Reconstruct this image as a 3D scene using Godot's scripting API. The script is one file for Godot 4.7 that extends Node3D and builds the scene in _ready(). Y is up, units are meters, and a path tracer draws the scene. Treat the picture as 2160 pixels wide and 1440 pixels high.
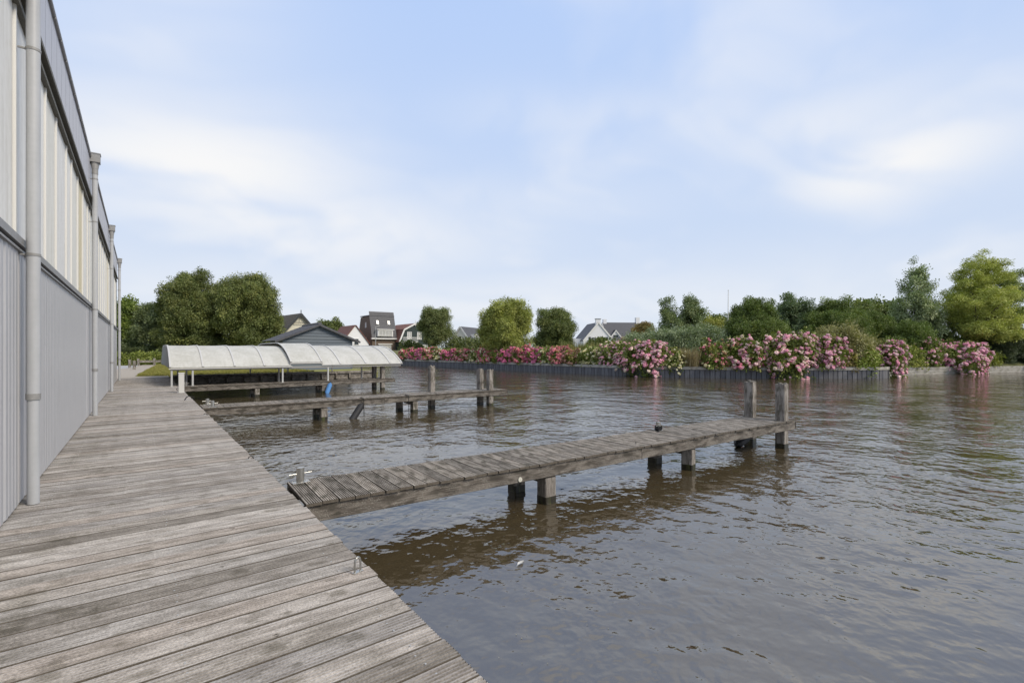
extends Node3D
# A timber boardwalk beside a boat hall, jetties over a canal basin, flowering banks and houses beyond.
# World: water surface y = 0, boardwalk runs along -Z, jetties along +X, metres.

const DECK := 0.58
var rng := RandomNumberGenerator.new()
var M := {}
var used := {}
var PXN: FastNoiseLite

# ------------------------------------------------------------------ mesh buffer
class MB:
	var v := PackedVector3Array()
	var n := PackedVector3Array()
	var t := PackedVector2Array()
	var i := PackedInt32Array()
	func vert(p: Vector3, nn: Vector3, uv: Vector2) -> int:
		v.append(p); n.append(nn); t.append(uv)
		return v.size() - 1
	# corners counter-clockwise seen from outside
	func quad(a: Vector3, b: Vector3, c: Vector3, d: Vector3, ua := Vector2.ZERO, ub := Vector2(1, 0), uc := Vector2(1, 1), ud := Vector2(0, 1)) -> void:
		var nn := (b - a).cross(c - a)
		if nn.length_squared() < 1e-14:
			nn = (c - a).cross(d - a)
		nn = nn.normalized()
		var k := v.size()
		v.append(a); v.append(b); v.append(c); v.append(d)
		for q in 4: n.append(nn)
		t.append(ua); t.append(ub); t.append(uc); t.append(ud)
		i.append_array(PackedInt32Array([k, k + 2, k + 1, k, k + 3, k + 2]))
	func tri(a: Vector3, b: Vector3, c: Vector3, ua := Vector2.ZERO, ub := Vector2(1, 0), uc := Vector2(0, 1)) -> void:
		var nn := (b - a).cross(c - a).normalized()
		var k := v.size()
		v.append(a); v.append(b); v.append(c)
		for q in 3: n.append(nn)
		t.append(ua); t.append(ub); t.append(uc)
		i.append_array(PackedInt32Array([k, k + 2, k + 1]))
	func box(c: Vector3, s: Vector3, bs := Basis()) -> void:
		var h := s * 0.5
		for ax in 3:
			var u := (ax + 1) % 3
			var w := (ax + 2) % 3
			for sg in [-1.0, 1.0]:
				var p := []
				for q in [[-1.0, -1.0], [1.0, -1.0], [1.0, 1.0], [-1.0, 1.0]]:
					var o := Vector3.ZERO
					o[ax] = sg * h[ax]
					o[u] = q[0] * h[u] * sg
					o[w] = q[1] * h[w]
					p.append(o)
				var uv := []
				for q in 4:
					uv.append(Vector2(p[q][u] if ax != 0 else p[q].z, p[q][w] if ax != 0 else p[q].y))
				quad(c + bs * p[0], c + bs * p[1], c + bs * p[2], c + bs * p[3], uv[0], uv[1], uv[2], uv[3])
	# bar along local x with chamfered long edges; uv: u along the bar (metres / 2.4), v round it (metres / 0.6)
	func bar(c: Vector3, s: Vector3, ch: float, uv0 := Vector2.ZERO, bs := Basis()) -> void:
		var h := s * 0.5
		var y := h.y
		var z := h.z
		var ring := [Vector2(y - ch, z), Vector2(y, z - ch), Vector2(y, -z + ch), Vector2(y - ch, -z), Vector2(-y + ch, -z), Vector2(-y, -z + ch), Vector2(-y, z - ch), Vector2(-y + ch, z)]
		var run := 0.0
		for k in 8:
			var a: Vector2 = ring[k]
			var b: Vector2 = ring[(k + 1) % 8]
			var nx := run + a.distance_to(b)
			var p := [Vector3(-h.x, a.x, a.y), Vector3(h.x, a.x, a.y), Vector3(h.x, b.x, b.y), Vector3(-h.x, b.x, b.y)]
			var u0 := uv0.x
			var u1 := uv0.x + s.x / 2.4
			quad(c + bs * p[0], c + bs * p[1], c + bs * p[2], c + bs * p[3], Vector2(u0, uv0.y + run / 0.6), Vector2(u1, uv0.y + run / 0.6), Vector2(u1, uv0.y + nx / 0.6), Vector2(u0, uv0.y + nx / 0.6))
			run = nx
		for sg in [-1.0, 1.0]:
			for k in range(1, 7):
				var a: Vector2 = ring[0]
				var b: Vector2 = ring[k]
				var d: Vector2 = ring[k + 1]
				var pa := c + bs * Vector3(sg * h.x, a.x, a.y)
				var pb := c + bs * Vector3(sg * h.x, b.x, b.y)
				var pd := c + bs * Vector3(sg * h.x, d.x, d.y)
				var q := [Vector2(a.y, a.x) * 0.5 + uv0, Vector2(b.y, b.x) * 0.5 + uv0, Vector2(d.y, d.x) * 0.5 + uv0]
				if sg < 0:
					tri(pa, pb, pd, q[0], q[1], q[2])
				else:
					tri(pa, pd, pb, q[0], q[2], q[1])
	# tapered cylinder
	func cyl(p0: Vector3, p1: Vector3, r0: float, r1: float, seg := 10, caps := true) -> void:
		var ax := (p1 - p0)
		var ln := ax.length()
		if ln < 1e-6: return
		ax /= ln
		var side := ax.cross(Vector3.UP if absf(ax.y) < 0.9 else Vector3.RIGHT).normalized()
		var up := side.cross(ax)
		var k := v.size()
		for q in seg + 1:
			var an := TAU * q / seg
			var d := side * cos(an) + up * sin(an)
			v.append(p0 + d * r0); n.append(d); t.append(Vector2(q * TAU * r0 / seg, 0))
			v.append(p1 + d * r1); n.append(d); t.append(Vector2(q * TAU * r0 / seg, ln))
		for q in seg:
			var a := k + q * 2
			i.append_array(PackedInt32Array([a, a + 2, a + 1, a + 1, a + 2, a + 3]))
		if caps:
			for e in 2:
				var c := p1 if e == 1 else p0
				var r := r1 if e == 1 else r0
				if r < 1e-4: continue
				var nn := ax if e == 1 else -ax
				var m := v.size()
				v.append(c); n.append(nn); t.append(Vector2.ZERO)
				for q in seg + 1:
					var an := TAU * q / seg
					v.append(c + (side * cos(an) + up * sin(an)) * r); n.append(nn); t.append(Vector2(cos(an), sin(an)) * r)
				for q in seg:
					if e == 1: i.append_array(PackedInt32Array([m, m + 1 + q, m + 2 + q]))
					else: i.append_array(PackedInt32Array([m, m + 2 + q, m + 1 + q]))
	func tube(pts: Array, r: float, seg := 8) -> void:
		for k in pts.size() - 1:
			cyl(pts[k], pts[k + 1], r, r, seg, k == 0 or k == pts.size() - 2)
	# extrude a polygon given in x,y (counter-clockwise) along z
	func prism(poly: PackedVector2Array, z0: float, z1: float, uvs := 1.0) -> void:
		var run := 0.0
		for k in poly.size():
			var a := poly[k]
			var b := poly[(k + 1) % poly.size()]
			var nx := run + a.distance_to(b)
			quad(Vector3(a.x, a.y, z1), Vector3(a.x, a.y, z0), Vector3(b.x, b.y, z0), Vector3(b.x, b.y, z1), Vector2(z1, run) * uvs, Vector2(z0, run) * uvs, Vector2(z0, nx) * uvs, Vector2(z1, nx) * uvs)
			run = nx
		var idx := Geometry2D.triangulate_polygon(poly)
		for k in range(0, idx.size(), 3):
			var a := poly[idx[k]]
			var b := poly[idx[k + 1]]
			var c := poly[idx[k + 2]]
			if (b - a).cross(c - a) < 0:
				var w := b
				b = c
				c = w
			tri(Vector3(a.x, a.y, z1), Vector3(b.x, b.y, z1), Vector3(c.x, c.y, z1), a * uvs, b * uvs, c * uvs)
			tri(Vector3(a.x, a.y, z0), Vector3(c.x, c.y, z0), Vector3(b.x, b.y, z0), a * uvs, c * uvs, b * uvs)
	func mesh() -> ArrayMesh:
		var arr := []
		arr.resize(Mesh.ARRAY_MAX)
		arr[Mesh.ARRAY_VERTEX] = v
		arr[Mesh.ARRAY_NORMAL] = n
		arr[Mesh.ARRAY_TEX_UV] = t
		arr[Mesh.ARRAY_INDEX] = i
		var m := ArrayMesh.new()
		m.add_surface_from_arrays(Mesh.PRIMITIVE_TRIANGLES, arr)
		return m

# ------------------------------------------------------------------ nodes
func numbered(nm: String, parent: Node = null) -> String:
	var key := nm + "|" + (str(parent.get_instance_id()) if parent else "top")
	if not used.has(key):
		used[key] = 0
		return nm
	used[key] += 1
	return "%s_%03d" % [nm, used[key]]

func thing(nm: String, label: String, category: String, pos := Vector3.ZERO, yaw := 0.0, group := "") -> Node3D:
	var o := Node3D.new()
	o.name = numbered(nm)
	add_child(o)
	o.position = pos
	o.rotation.y = yaw
	o.set_meta("label", label)
	o.set_meta("category", category)
	if group != "": o.set_meta("group", group)
	return o

func structure(nm: String, mesh: Mesh, m: Material, pos := Vector3.ZERO) -> MeshInstance3D:
	var o := MeshInstance3D.new()
	o.name = numbered(nm)
	o.mesh = mesh
	o.material_override = m
	add_child(o)
	o.position = pos
	o.set_meta("kind", "structure")
	return o

func part(parent: Node3D, nm: String, mesh, m: Material, xf := Transform3D()) -> MeshInstance3D:
	var o := MeshInstance3D.new()
	o.name = numbered(nm, parent)
	o.mesh = mesh.mesh() if mesh is MB else mesh
	o.material_override = m
	parent.add_child(o, true)
	o.transform = xf
	return o

func at(p: Vector3, yaw := 0.0) -> Transform3D:
	return Transform3D(Basis(Vector3.UP, yaw), p)

func multi(parent: Node3D, nm: String, mesh: Mesh, m: Material, xfs: Array, cols: Array) -> MultiMeshInstance3D:
	var mm := MultiMesh.new()
	mm.transform_format = MultiMesh.TRANSFORM_3D
	mm.use_colors = true
	mm.mesh = mesh
	mm.instance_count = xfs.size()
	for k in xfs.size():
		mm.set_instance_transform(k, xfs[k])
		mm.set_instance_color(k, cols[k])
	var o := MultiMeshInstance3D.new()
	o.name = numbered(nm, parent)
	o.multimesh = mm
	o.material_override = m
	parent.add_child(o, true)
	o.set_meta("kind", "stuff")
	return o

# ------------------------------------------------------------------ materials
func lin(r: float, g: float, b: float) -> Color:
	return Color(r, g, b).linear_to_srgb()

func mat(nm: String, c: Color, rough := 0.8, metal := 0.0) -> StandardMaterial3D:
	var m := StandardMaterial3D.new()
	m.resource_name = nm
	m.albedo_color = c
	m.roughness = rough
	m.metallic = metal
	m.cull_mode = BaseMaterial3D.CULL_DISABLED
	M[nm] = m
	return m

func noise_bytes(w: int, h: int, freq: float, sd: int, oct := 3, outw := 0, outh := 0, kind := FastNoiseLite.TYPE_SIMPLEX_SMOOTH) -> PackedByteArray:
	var f := FastNoiseLite.new()
	f.seed = sd
	f.noise_type = kind
	f.frequency = freq
	f.fractal_octaves = oct
	var im := f.get_seamless_image(w, h)
	if outw > 0:
		im.resize(outw, outh, Image.INTERPOLATE_CUBIC)
	im.convert(Image.FORMAT_L8)
	return im.get_data()

func tex_rgb(w: int, h: int, data: PackedByteArray) -> ImageTexture:
	var im := Image.create_from_data(w, h, false, Image.FORMAT_RGB8, data)
	im.generate_mipmaps()
	return ImageTexture.create_from_image(im)

func tex_l(w: int, h: int, data: PackedByteArray) -> ImageTexture:
	return ImageTexture.create_from_image(Image.create_from_data(w, h, false, Image.FORMAT_L8, data))

func s8(x: float) -> int:
	x = clampf(x, 0.0, 1.0)
	var e := 12.92 * x if x < 0.0031308 else 1.055 * pow(x, 1.0 / 2.4) - 0.055
	return int(e * 255.0)

# wood: three linear tones (pale grain, mid, dark grain), lichen share
func wood_texture(w: int, h: int, sd: int, pale: Vector3, dark: Vector3, stain: Vector3, stain_cut: float, spots: float, fleck := 0.36) -> ImageTexture:
	var g1 := noise_bytes(w / 16, h, 0.09, sd, 3, w, h)
	var g2 := noise_bytes(w / 4, h / 2, 0.02, sd + 1, 3, w, h)
	var bl := noise_bytes(w / 4, h / 4, 0.03, sd + 2, 4, w, h)
	var sp := noise_bytes(w, h, 0.14, sd + 3, 2)
	var out := PackedByteArray()
	out.resize(w * h * 3)
	var lut := PackedByteArray()
	lut.resize(1025)
	for k in 1025: lut[k] = s8(k / 1024.0)
	var j := 0
	for k in w * h:
		var a := g1[k] / 255.0
		var f := clampf(0.5 + (a - 0.5) * 1.5 + (g2[k] / 255.0 - 0.5) * 1.1, 0.0, 1.0)
		var q := sp[k] / 255.0
		var c := dark.lerp(pale, f) * (1.0 - fleck * 0.5 + fleck * q)
		var b := (bl[k] / 255.0 - stain_cut + (a - 0.5) * 0.35) * 4.0
		if b > 0.0:
			c = c.lerp(stain * (0.7 + 0.6 * q), minf(b, 0.85))
		if spots > 0.0 and q > 1.0 - spots and bl[k] < 132:
			c = c.lerp(Vector3(0.42, 0.42, 0.38), 0.65)
		out[j] = lut[int(clampf(c.x, 0, 1) * 1024)]
		out[j + 1] = lut[int(clampf(c.y, 0, 1) * 1024)]
		out[j + 2] = lut[int(clampf(c.z, 0, 1) * 1024)]
		j += 3
	return tex_rgb(w, h, out)

# two linear tones mixed by layered noise
func mottle(sz: int, sd: int, a: Vector3, b: Vector3, f1: float, f2: float, contrast := 1.6) -> ImageTexture:
	var n1 := noise_bytes(sz, sz, f1, sd, 4)
	var n2 := noise_bytes(sz, sz, f2, sd + 5, 3)
	var out := PackedByteArray()
	out.resize(sz * sz * 3)
	var j := 0
	for k in sz * sz:
		var f := clampf(0.5 + ((n1[k] + n2[k]) / 510.0 - 0.5) * contrast, 0.0, 1.0)
		var c := a.lerp(b, f)
		out[j] = s8(c.x)
		out[j + 1] = s8(c.y)
		out[j + 2] = s8(c.z)
		j += 3
	return tex_rgb(sz, sz, out)

func streaks(w: int, h: int, sd: int, a: Vector3, b: Vector3, contrast: float) -> ImageTexture:   # vertical runs of dirt
	var n1 := noise_bytes(w, h / 16, 0.05, sd, 3, w, h)
	var n2 := noise_bytes(w, h, 0.05, sd + 3, 3)
	var out := PackedByteArray()
	out.resize(w * h * 3)
	var j := 0
	for k in w * h:
		var f := clampf(0.5 + ((n1[k] * 0.7 + n2[k] * 0.3) / 255.0 - 0.5) * contrast, 0.0, 1.0)
		var c := a.lerp(b, f)
		out[j] = s8(c.x)
		out[j + 1] = s8(c.y)
		out[j + 2] = s8(c.z)
		j += 3
	return tex_rgb(w, h, out)

func triplanar(m: StandardMaterial3D, scale: float, world := true) -> void:
	m.uv1_triplanar = true
	m.uv1_world_triplanar = world
	m.uv1_scale = Vector3.ONE * scale

func materials() -> void:
	# --- weathered deck boards
	var deck_tex := wood_texture(1024, 512, 11, Vector3(0.51, 0.487, 0.468), Vector3(0.30, 0.28, 0.262), Vector3(0.20, 0.185, 0.16), 0.66, 0.0, 0.8)
	var stain := deck_stains()
	var edge := mat("board_grime_and_shade", Color.WHITE, 0.95)  # grime on board edges; on groove bottoms dirt plus shade painted in
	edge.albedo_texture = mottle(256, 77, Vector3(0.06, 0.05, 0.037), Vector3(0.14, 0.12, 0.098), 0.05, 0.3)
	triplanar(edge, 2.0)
	var tints := [Vector3(1.0, 1.0, 1.0), Vector3(1.12, 1.1, 1.08), Vector3(0.82, 0.80, 0.78), Vector3(0.93, 0.91, 0.88), Vector3(1.2, 1.19, 1.18), Vector3(0.66, 0.64, 0.61), Vector3(1.05, 1.0, 0.96), Vector3(0.88, 0.88, 0.89)]
	for k in 8:
		var m := mat("deck_board_%d" % k, lin(tints[k].x * 0.82, tints[k].y * 0.82, tints[k].z * 0.82), 0.85)
		m.albedo_texture = deck_tex
		m.detail_enabled = true
		m.detail_blend_mode = BaseMaterial3D.BLEND_MODE_MUL
		m.detail_albedo = stain
		m.detail_uv_layer = BaseMaterial3D.DETAIL_UV_2
		m.uv2_triplanar = true
		m.uv2_world_triplanar = true
		m.uv2_scale = Vector3.ONE / 9.0
	var jet_tex := wood_texture(1024, 512, 41, Vector3(0.45, 0.415, 0.375), Vector3(0.19, 0.166, 0.142), Vector3(0.12, 0.11, 0.085), 0.62, 0.2, 0.9)
	for k in 4:
		var q: float = [1.0, 1.22, 0.82, 1.08][k]
		var m := mat("jetty_board_%d" % k, lin(minf(q, 1.0) * 0.82, minf(q, 1.0) * 0.81, minf(q, 1.0) * 0.79) if q <= 1.0 else lin(0.98, 0.96, 0.93), 0.88)
		m.albedo_texture = jet_tex
	var beam_tex := wood_texture(1024, 512, 71, Vector3(0.19, 0.168, 0.145), Vector3(0.045, 0.037, 0.03), Vector3(0.05, 0.045, 0.035), 0.60, 0.30, 1.0)
	var b := mat("beam", Color.WHITE, 0.9)
	b.albedo_texture = beam_tex
	var pile_tex := wood_texture(1024, 512, 91, Vector3(0.33, 0.305, 0.275), Vector3(0.095, 0.08, 0.066), Vector3(0.07, 0.065, 0.045), 0.62, 0.2, 0.8)
	var p := mat("pile", Color.WHITE, 0.9)
	p.albedo_texture = pile_tex
	var wet_tex := wood_texture(512, 512, 131, Vector3(0.04, 0.036, 0.022), Vector3(0.012, 0.01, 0.006), Vector3(0.07, 0.078, 0.02), 0.54, 0.0)
	var wt := mat("wet_wood", Color.WHITE, 0.35)
	wt.albedo_texture = wet_tex
	# --- hall
	var cl := mat("cladding", Color.WHITE, 0.42, 0.0)
	cl.albedo_texture = streaks(512, 512, 3, Vector3(0.475, 0.475, 0.485), Vector3(0.395, 0.395, 0.405), 1.3)
	triplanar(cl, 0.5)
	var fa := mat("fascia", Color.WHITE, 0.45)
	fa.albedo_texture = streaks(512, 512, 5, Vector3(0.51, 0.51, 0.545), Vector3(0.43, 0.43, 0.46), 1.4)
	triplanar(fa, 0.4)
	var fl := mat("flashing", Color.WHITE, 0.5)
	fl.albedo_texture = mottle(256, 15, Vector3(0.31, 0.31, 0.31), Vector3(0.22, 0.22, 0.22), 0.03, 0.15)
	triplanar(fl, 1.0)
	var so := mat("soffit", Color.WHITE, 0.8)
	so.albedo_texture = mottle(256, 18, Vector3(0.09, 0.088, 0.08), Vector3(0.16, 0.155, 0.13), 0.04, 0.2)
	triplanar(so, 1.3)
	mat("gasket", lin(0.03, 0.03, 0.032), 0.7)
	var gt := streaks(512, 512, 23, Vector3(0.85, 0.84, 0.80), Vector3(0.71, 0.695, 0.64), 1.6)
	var gi := 0
	for q in [Vector3(1, 1, 1), Vector3(0.95, 0.95, 0.96), Vector3(0.94, 0.93, 0.89), Vector3(0.86, 0.76, 0.52)]:
		var g := mat("glazing_%d" % gi, lin(q.x, q.y, q.z), 0.55)
		g.albedo_texture = gt
		triplanar(g, 0.3)
		gi += 1
	mat("glazing_bar", lin(0.60, 0.595, 0.565), 0.5)
	var pv := mat("pvc_pipe", Color.WHITE, 0.45)
	pv.albedo_texture = streaks(256, 512, 33, Vector3(0.445, 0.455, 0.47), Vector3(0.36, 0.37, 0.38), 1.2)
	triplanar(pv, 0.7)
	var pd := mat("pvc_dark", Color.WHITE, 0.5)
	pd.albedo_texture = mottle(256, 37, Vector3(0.29, 0.288, 0.282), Vector3(0.22, 0.217, 0.21), 0.03, 0.12)
	triplanar(pd, 2.0)
	mat("galvanised", lin(0.50, 0.50, 0.49), 0.5, 0.5)
	mat("stainless", lin(0.50, 0.49, 0.455), 0.33, 0.9)
	mat("black_rubber", lin(0.02, 0.02, 0.022), 0.5)
	mat("black_rope", lin(0.018, 0.018, 0.02), 0.95)
	mat("blue_plastic", lin(0.10, 0.27, 0.58), 0.5)
	mat("white_plastic", lin(0.55, 0.545, 0.52), 0.45)
	mat("white_disc", lin(0.55, 0.54, 0.47), 0.7)
	# --- canopy
	var cp := mat("canopy_sheet", Color.WHITE, 0.65)
	cp.albedo_texture = mottle(512, 51, Vector3(0.53, 0.525, 0.495), Vector3(0.40, 0.395, 0.355), 0.012, 0.06, 1.9)
	triplanar(cp, 0.22)
	cp.backlight_enabled = true
	cp.backlight = Color(0.25, 0.25, 0.24)
	mat("canopy_frame", lin(0.52, 0.51, 0.49), 0.4, 0.1)
	mat("canopy_rail", lin(0.30, 0.29, 0.275), 0.5, 0.3)
	# --- ground
	var lw := mat("lawn", Color.WHITE, 0.95)
	lw.albedo_texture = mottle(512, 61, Vector3(0.27, 0.255, 0.06), Vector3(0.17, 0.18, 0.04), 0.02, 0.12)
	triplanar(lw, 0.12)
	var bk := mat("bank_soil", Color.WHITE, 0.95)
	bk.albedo_texture = mottle(512, 63, Vector3(0.14, 0.13, 0.045), Vector3(0.07, 0.085, 0.025), 0.015, 0.1)
	triplanar(bk, 0.1)
	var gv := mat("gravel", Color.WHITE, 0.95)
	gv.albedo_texture = mottle(512, 65, Vector3(0.44, 0.44, 0.45), Vector3(0.25, 0.25, 0.26), 0.03, 0.3)
	triplanar(gv, 0.3)
	var pvg := mat("paving", Color.WHITE, 0.9)
	pvg.albedo_texture = mottle(512, 67, Vector3(0.38, 0.335, 0.28), Vector3(0.28, 0.245, 0.205), 0.02, 0.2)
	triplanar(pvg, 0.3)
	mat("mud", lin(0.03, 0.024, 0.014), 0.9)
	# --- bank wall
	var bd := mat("bank_board", Color.WHITE, 0.75)
	bd.albedo_texture = streaks(512, 512, 81, Vector3(0.17, 0.17, 0.18), Vector3(0.09, 0.09, 0.095), 1.8)
	triplanar(bd, 0.6)
	var bd2 := mat("bank_board_dark", lin(0.75, 0.75, 0.77), 0.75)
	bd2.albedo_texture = bd.albedo_texture
	triplanar(bd2, 0.6)
	var cap := mat("bank_cap", Color.WHITE, 0.9)
	cap.albedo_texture = wood_texture(512, 256, 85, Vector3(0.44, 0.42, 0.37), Vector3(0.25, 0.23, 0.2), Vector3(0.16, 0.155, 0.11), 0.64, 0.05)
	# --- houses
	mat("cream_render", lin(0.60, 0.57, 0.46), 0.9)
	mat("white_render", lin(0.76, 0.76, 0.77), 0.9)
	mat("ivory_render", lin(0.62, 0.60, 0.53), 0.9)
	var br := mat("brown_brick", Color.WHITE, 0.9)
	br.albedo_texture = brick_texture(Vector3(0.17, 0.122, 0.088), Vector3(0.11, 0.08, 0.062), Vector3(0.17, 0.15, 0.13))
	triplanar(br, 0.5)
	var rb := mat("red_tiles", Color.WHITE, 0.8)
	rb.albedo_texture = tile_texture(Vector3(0.20, 0.085, 0.062), Vector3(0.14, 0.062, 0.048))
	triplanar(rb, 0.4)
	var gr := mat("grey_tiles", Color.WHITE, 0.6)
	gr.albedo_texture = tile_texture(Vector3(0.085, 0.085, 0.092), Vector3(0.055, 0.055, 0.062))
	triplanar(gr, 0.4)
	var sl := mat("slate_roof", Color.WHITE, 0.6)
	sl.albedo_texture = tile_texture(Vector3(0.085, 0.086, 0.096), Vector3(0.058, 0.059, 0.068))
	triplanar(sl, 0.4)
	var th := mat("thatch", Color.WHITE, 0.95)
	th.albedo_texture = mottle(256, 97, Vector3(0.115, 0.10, 0.078), Vector3(0.065, 0.058, 0.045), 0.04, 0.2)
	triplanar(th, 0.6)
	mat("green_boards", lin(0.022, 0.036, 0.034), 0.5)
	mat("blue_boards", lin(0.082, 0.105, 0.13), 0.6)
	mat("blue_boards_pale", lin(0.098, 0.12, 0.14), 0.6)
	mat("grey_boards", lin(0.13, 0.145, 0.14), 0.7)
	mat("white_paint", lin(0.74, 0.73, 0.70), 0.5)
	mat("dark_paint", lin(0.03, 0.033, 0.035), 0.5)
	mat("shutter", lin(0.035, 0.042, 0.04), 0.5)
	var gl := mat("window_glass", lin(0.05, 0.06, 0.07), 0.06)
	gl.metallic_specular = 0.7
	mat("curtain_glass", lin(0.42, 0.42, 0.40), 0.12)
	mat("lead", lin(0.20, 0.205, 0.21), 0.6)
	# --- plants
	for q in [["leaf", 0.6], ["petal", 0.7], ["blade", 0.8]]:
		var m := mat(q[0], Color.WHITE, q[1])
		m.vertex_color_use_as_albedo = true
		m.backlight_enabled = true
		m.backlight = Color(0.55, 0.6, 0.3) if q[0] != "petal" else Color(0.3, 0.2, 0.25)
	var bkk := mat("bark", Color.WHITE, 0.95)
	bkk.albedo_texture = mottle(256, 111, Vector3(0.12, 0.095, 0.07), Vector3(0.05, 0.04, 0.03), 0.05, 0.2)
	triplanar(bkk, 1.0)
	mat("dry_stem", lin(0.30, 0.24, 0.15), 0.9)
	# --- water
	var wa := mat("water", lin(0.060, 0.046, 0.025), 0.03)
	wa.refraction_enabled = true      # alpha stays 1: murky water, only the surface mirrors
	wa.refraction_scale = 0.08
	wa.metallic_specular = 0.72
	wa.heightmap_enabled = true
	wa.heightmap_texture = ripple_texture()
	wa.heightmap_scale = 5.2
	wa.uv1_scale = Vector3.ONE

func ripple_texture() -> ImageTexture:
	var sz := 1536
	var f := FastNoiseLite.new()
	f.seed = 5
	f.noise_type = FastNoiseLite.TYPE_SIMPLEX_SMOOTH
	f.frequency = 0.0125
	f.fractal_octaves = 3
	f.fractal_gain = 0.5
	f.domain_warp_enabled = true
	f.domain_warp_amplitude = 14.0
	f.domain_warp_frequency = 0.012
	var a := f.get_seamless_image(512, 512)
	a.convert(Image.FORMAT_RF)
	a.resize(sz, sz, Image.INTERPOLATE_CUBIC)
	f.seed = 9
	f.frequency = 0.022
	f.fractal_octaves = 3
	var b := f.get_seamless_image(sz, sz)
	b.convert(Image.FORMAT_RF)
	var fa := a.get_data().to_float32_array()
	var fb := b.get_data().to_float32_array()
	f.seed = 31
	f.frequency = 0.03
	f.fractal_octaves = 2
	f.domain_warp_enabled = false
	var c := f.get_seamless_image(96, 96)
	c.convert(Image.FORMAT_RF)
	c.resize(sz, sz, Image.INTERPOLATE_CUBIC)
	var fc := c.get_data().to_float32_array()          # calmer and more ruffled patches
	for k in fa.size():
		fa[k] = (fa[k] - 0.5) * (0.55 + 0.5 * fc[k]) + (fb[k] - 0.5) * (0.12 + 0.42 * fc[k]) + 0.5
	return ImageTexture.create_from_image(Image.create_from_data(sz, sz, false, Image.FORMAT_RF, fa.to_byte_array()))

# stains lying on the boardwalk, one 9 m tile: dark mossy matter along the hall and scattered pale droppings
func deck_stains() -> ImageTexture:
	var sz := 768
	var n1 := noise_bytes(sz, sz / 2, 0.02, 201, 4, sz, sz)
	var n2 := noise_bytes(sz / 4, sz, 0.06, 207, 3, sz, sz)
	var n3 := noise_bytes(sz, sz, 0.09, 211, 2)
	var out := PackedByteArray()
	out.resize(sz * sz * 3)
	var j := 0
	for y in sz:
		for x in sz:
			var k := y * sz + x
			var wx := x / float(sz) * 9.0
			if wx > 4.5: wx -= 9.0
			var grime := (n1[k] * 0.55 + n2[k] * 0.45) / 255.0
			var g := (grime - 0.66) * 2.4
			var near := clampf(1.0 - (wx + 0.95) / 0.75, 0.0, 1.0)      # the mossy strip by the hall has its own ragged outline
			if near > 0.0 and n3[k] / 255.0 + grime > 1.35 - near * 0.75: g += 0.55
			var c := Vector3.ONE.lerp(Vector3(0.34, 0.33, 0.27), clampf(g, 0.0, 0.8))
			out[j] = s8(c.x)
			out[j + 1] = s8(c.y)
			out[j + 2] = s8(c.z)
			j += 3
	for k in 60:
		var cx := rng.randi_range(0, sz - 1)
		var cy := rng.randi_range(0, sz - 1)
		var r := rng.randi_range(1, 2)
		for y in range(-r, r + 1):
			for x in range(-r, r + 1):
				if x * x + y * y <= r * r and rng.randf() < 0.7:
					var q := (posmod(cy + y, sz) * sz + posmod(cx + x, sz)) * 3
					var dk := k % 3 == 0
					out[q] = 90 if dk else 255
					out[q + 1] = 84 if dk else 255
					out[q + 2] = 76 if dk else 250
	return tex_rgb(sz, sz, out)

func brick_texture(a: Vector3, b: Vector3, mortar: Vector3) -> ImageTexture:
	var w := 256
	var out := PackedByteArray()
	out.resize(w * w * 3)
	var j := 0
	for y in w:
		for x in w:
			var row := y / 8
			var col := (x + (row % 2) * 14) / 28
			var c := a.lerp(b, fposmod(sin(row * 12.9 + col * 78.2) * 43758.5, 1.0))
			if y % 8 == 0: c = mortar.lerp(c, 0.4)
			out[j] = s8(c.x)
			out[j + 1] = s8(c.y)
			out[j + 2] = s8(c.z)
			j += 3
	return tex_rgb(w, w, out)

func tile_texture(a: Vector3, b: Vector3) -> ImageTexture:
	var w := 256
	var nz := noise_bytes(w, w, 0.03, 301, 3)
	var out := PackedByteArray()
	out.resize(w * w * 3)
	var j := 0
	for y in w:
		for x in w:
			var row := y / 32
			var col := (x + (row % 2) * 8) / 16
			var c := a.lerp(b, 0.6 * fposmod(sin(row * 12.9 + col * 78.2) * 43758.5, 1.0) + 0.4 * nz[y * w + x] / 255.0)
			if y % 32 < 3: c *= 0.6
			out[j] = s8(c.x)
			out[j + 1] = s8(c.y)
			out[j + 2] = s8(c.z)
			j += 3
	return tex_rgb(w, w, out)

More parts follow.
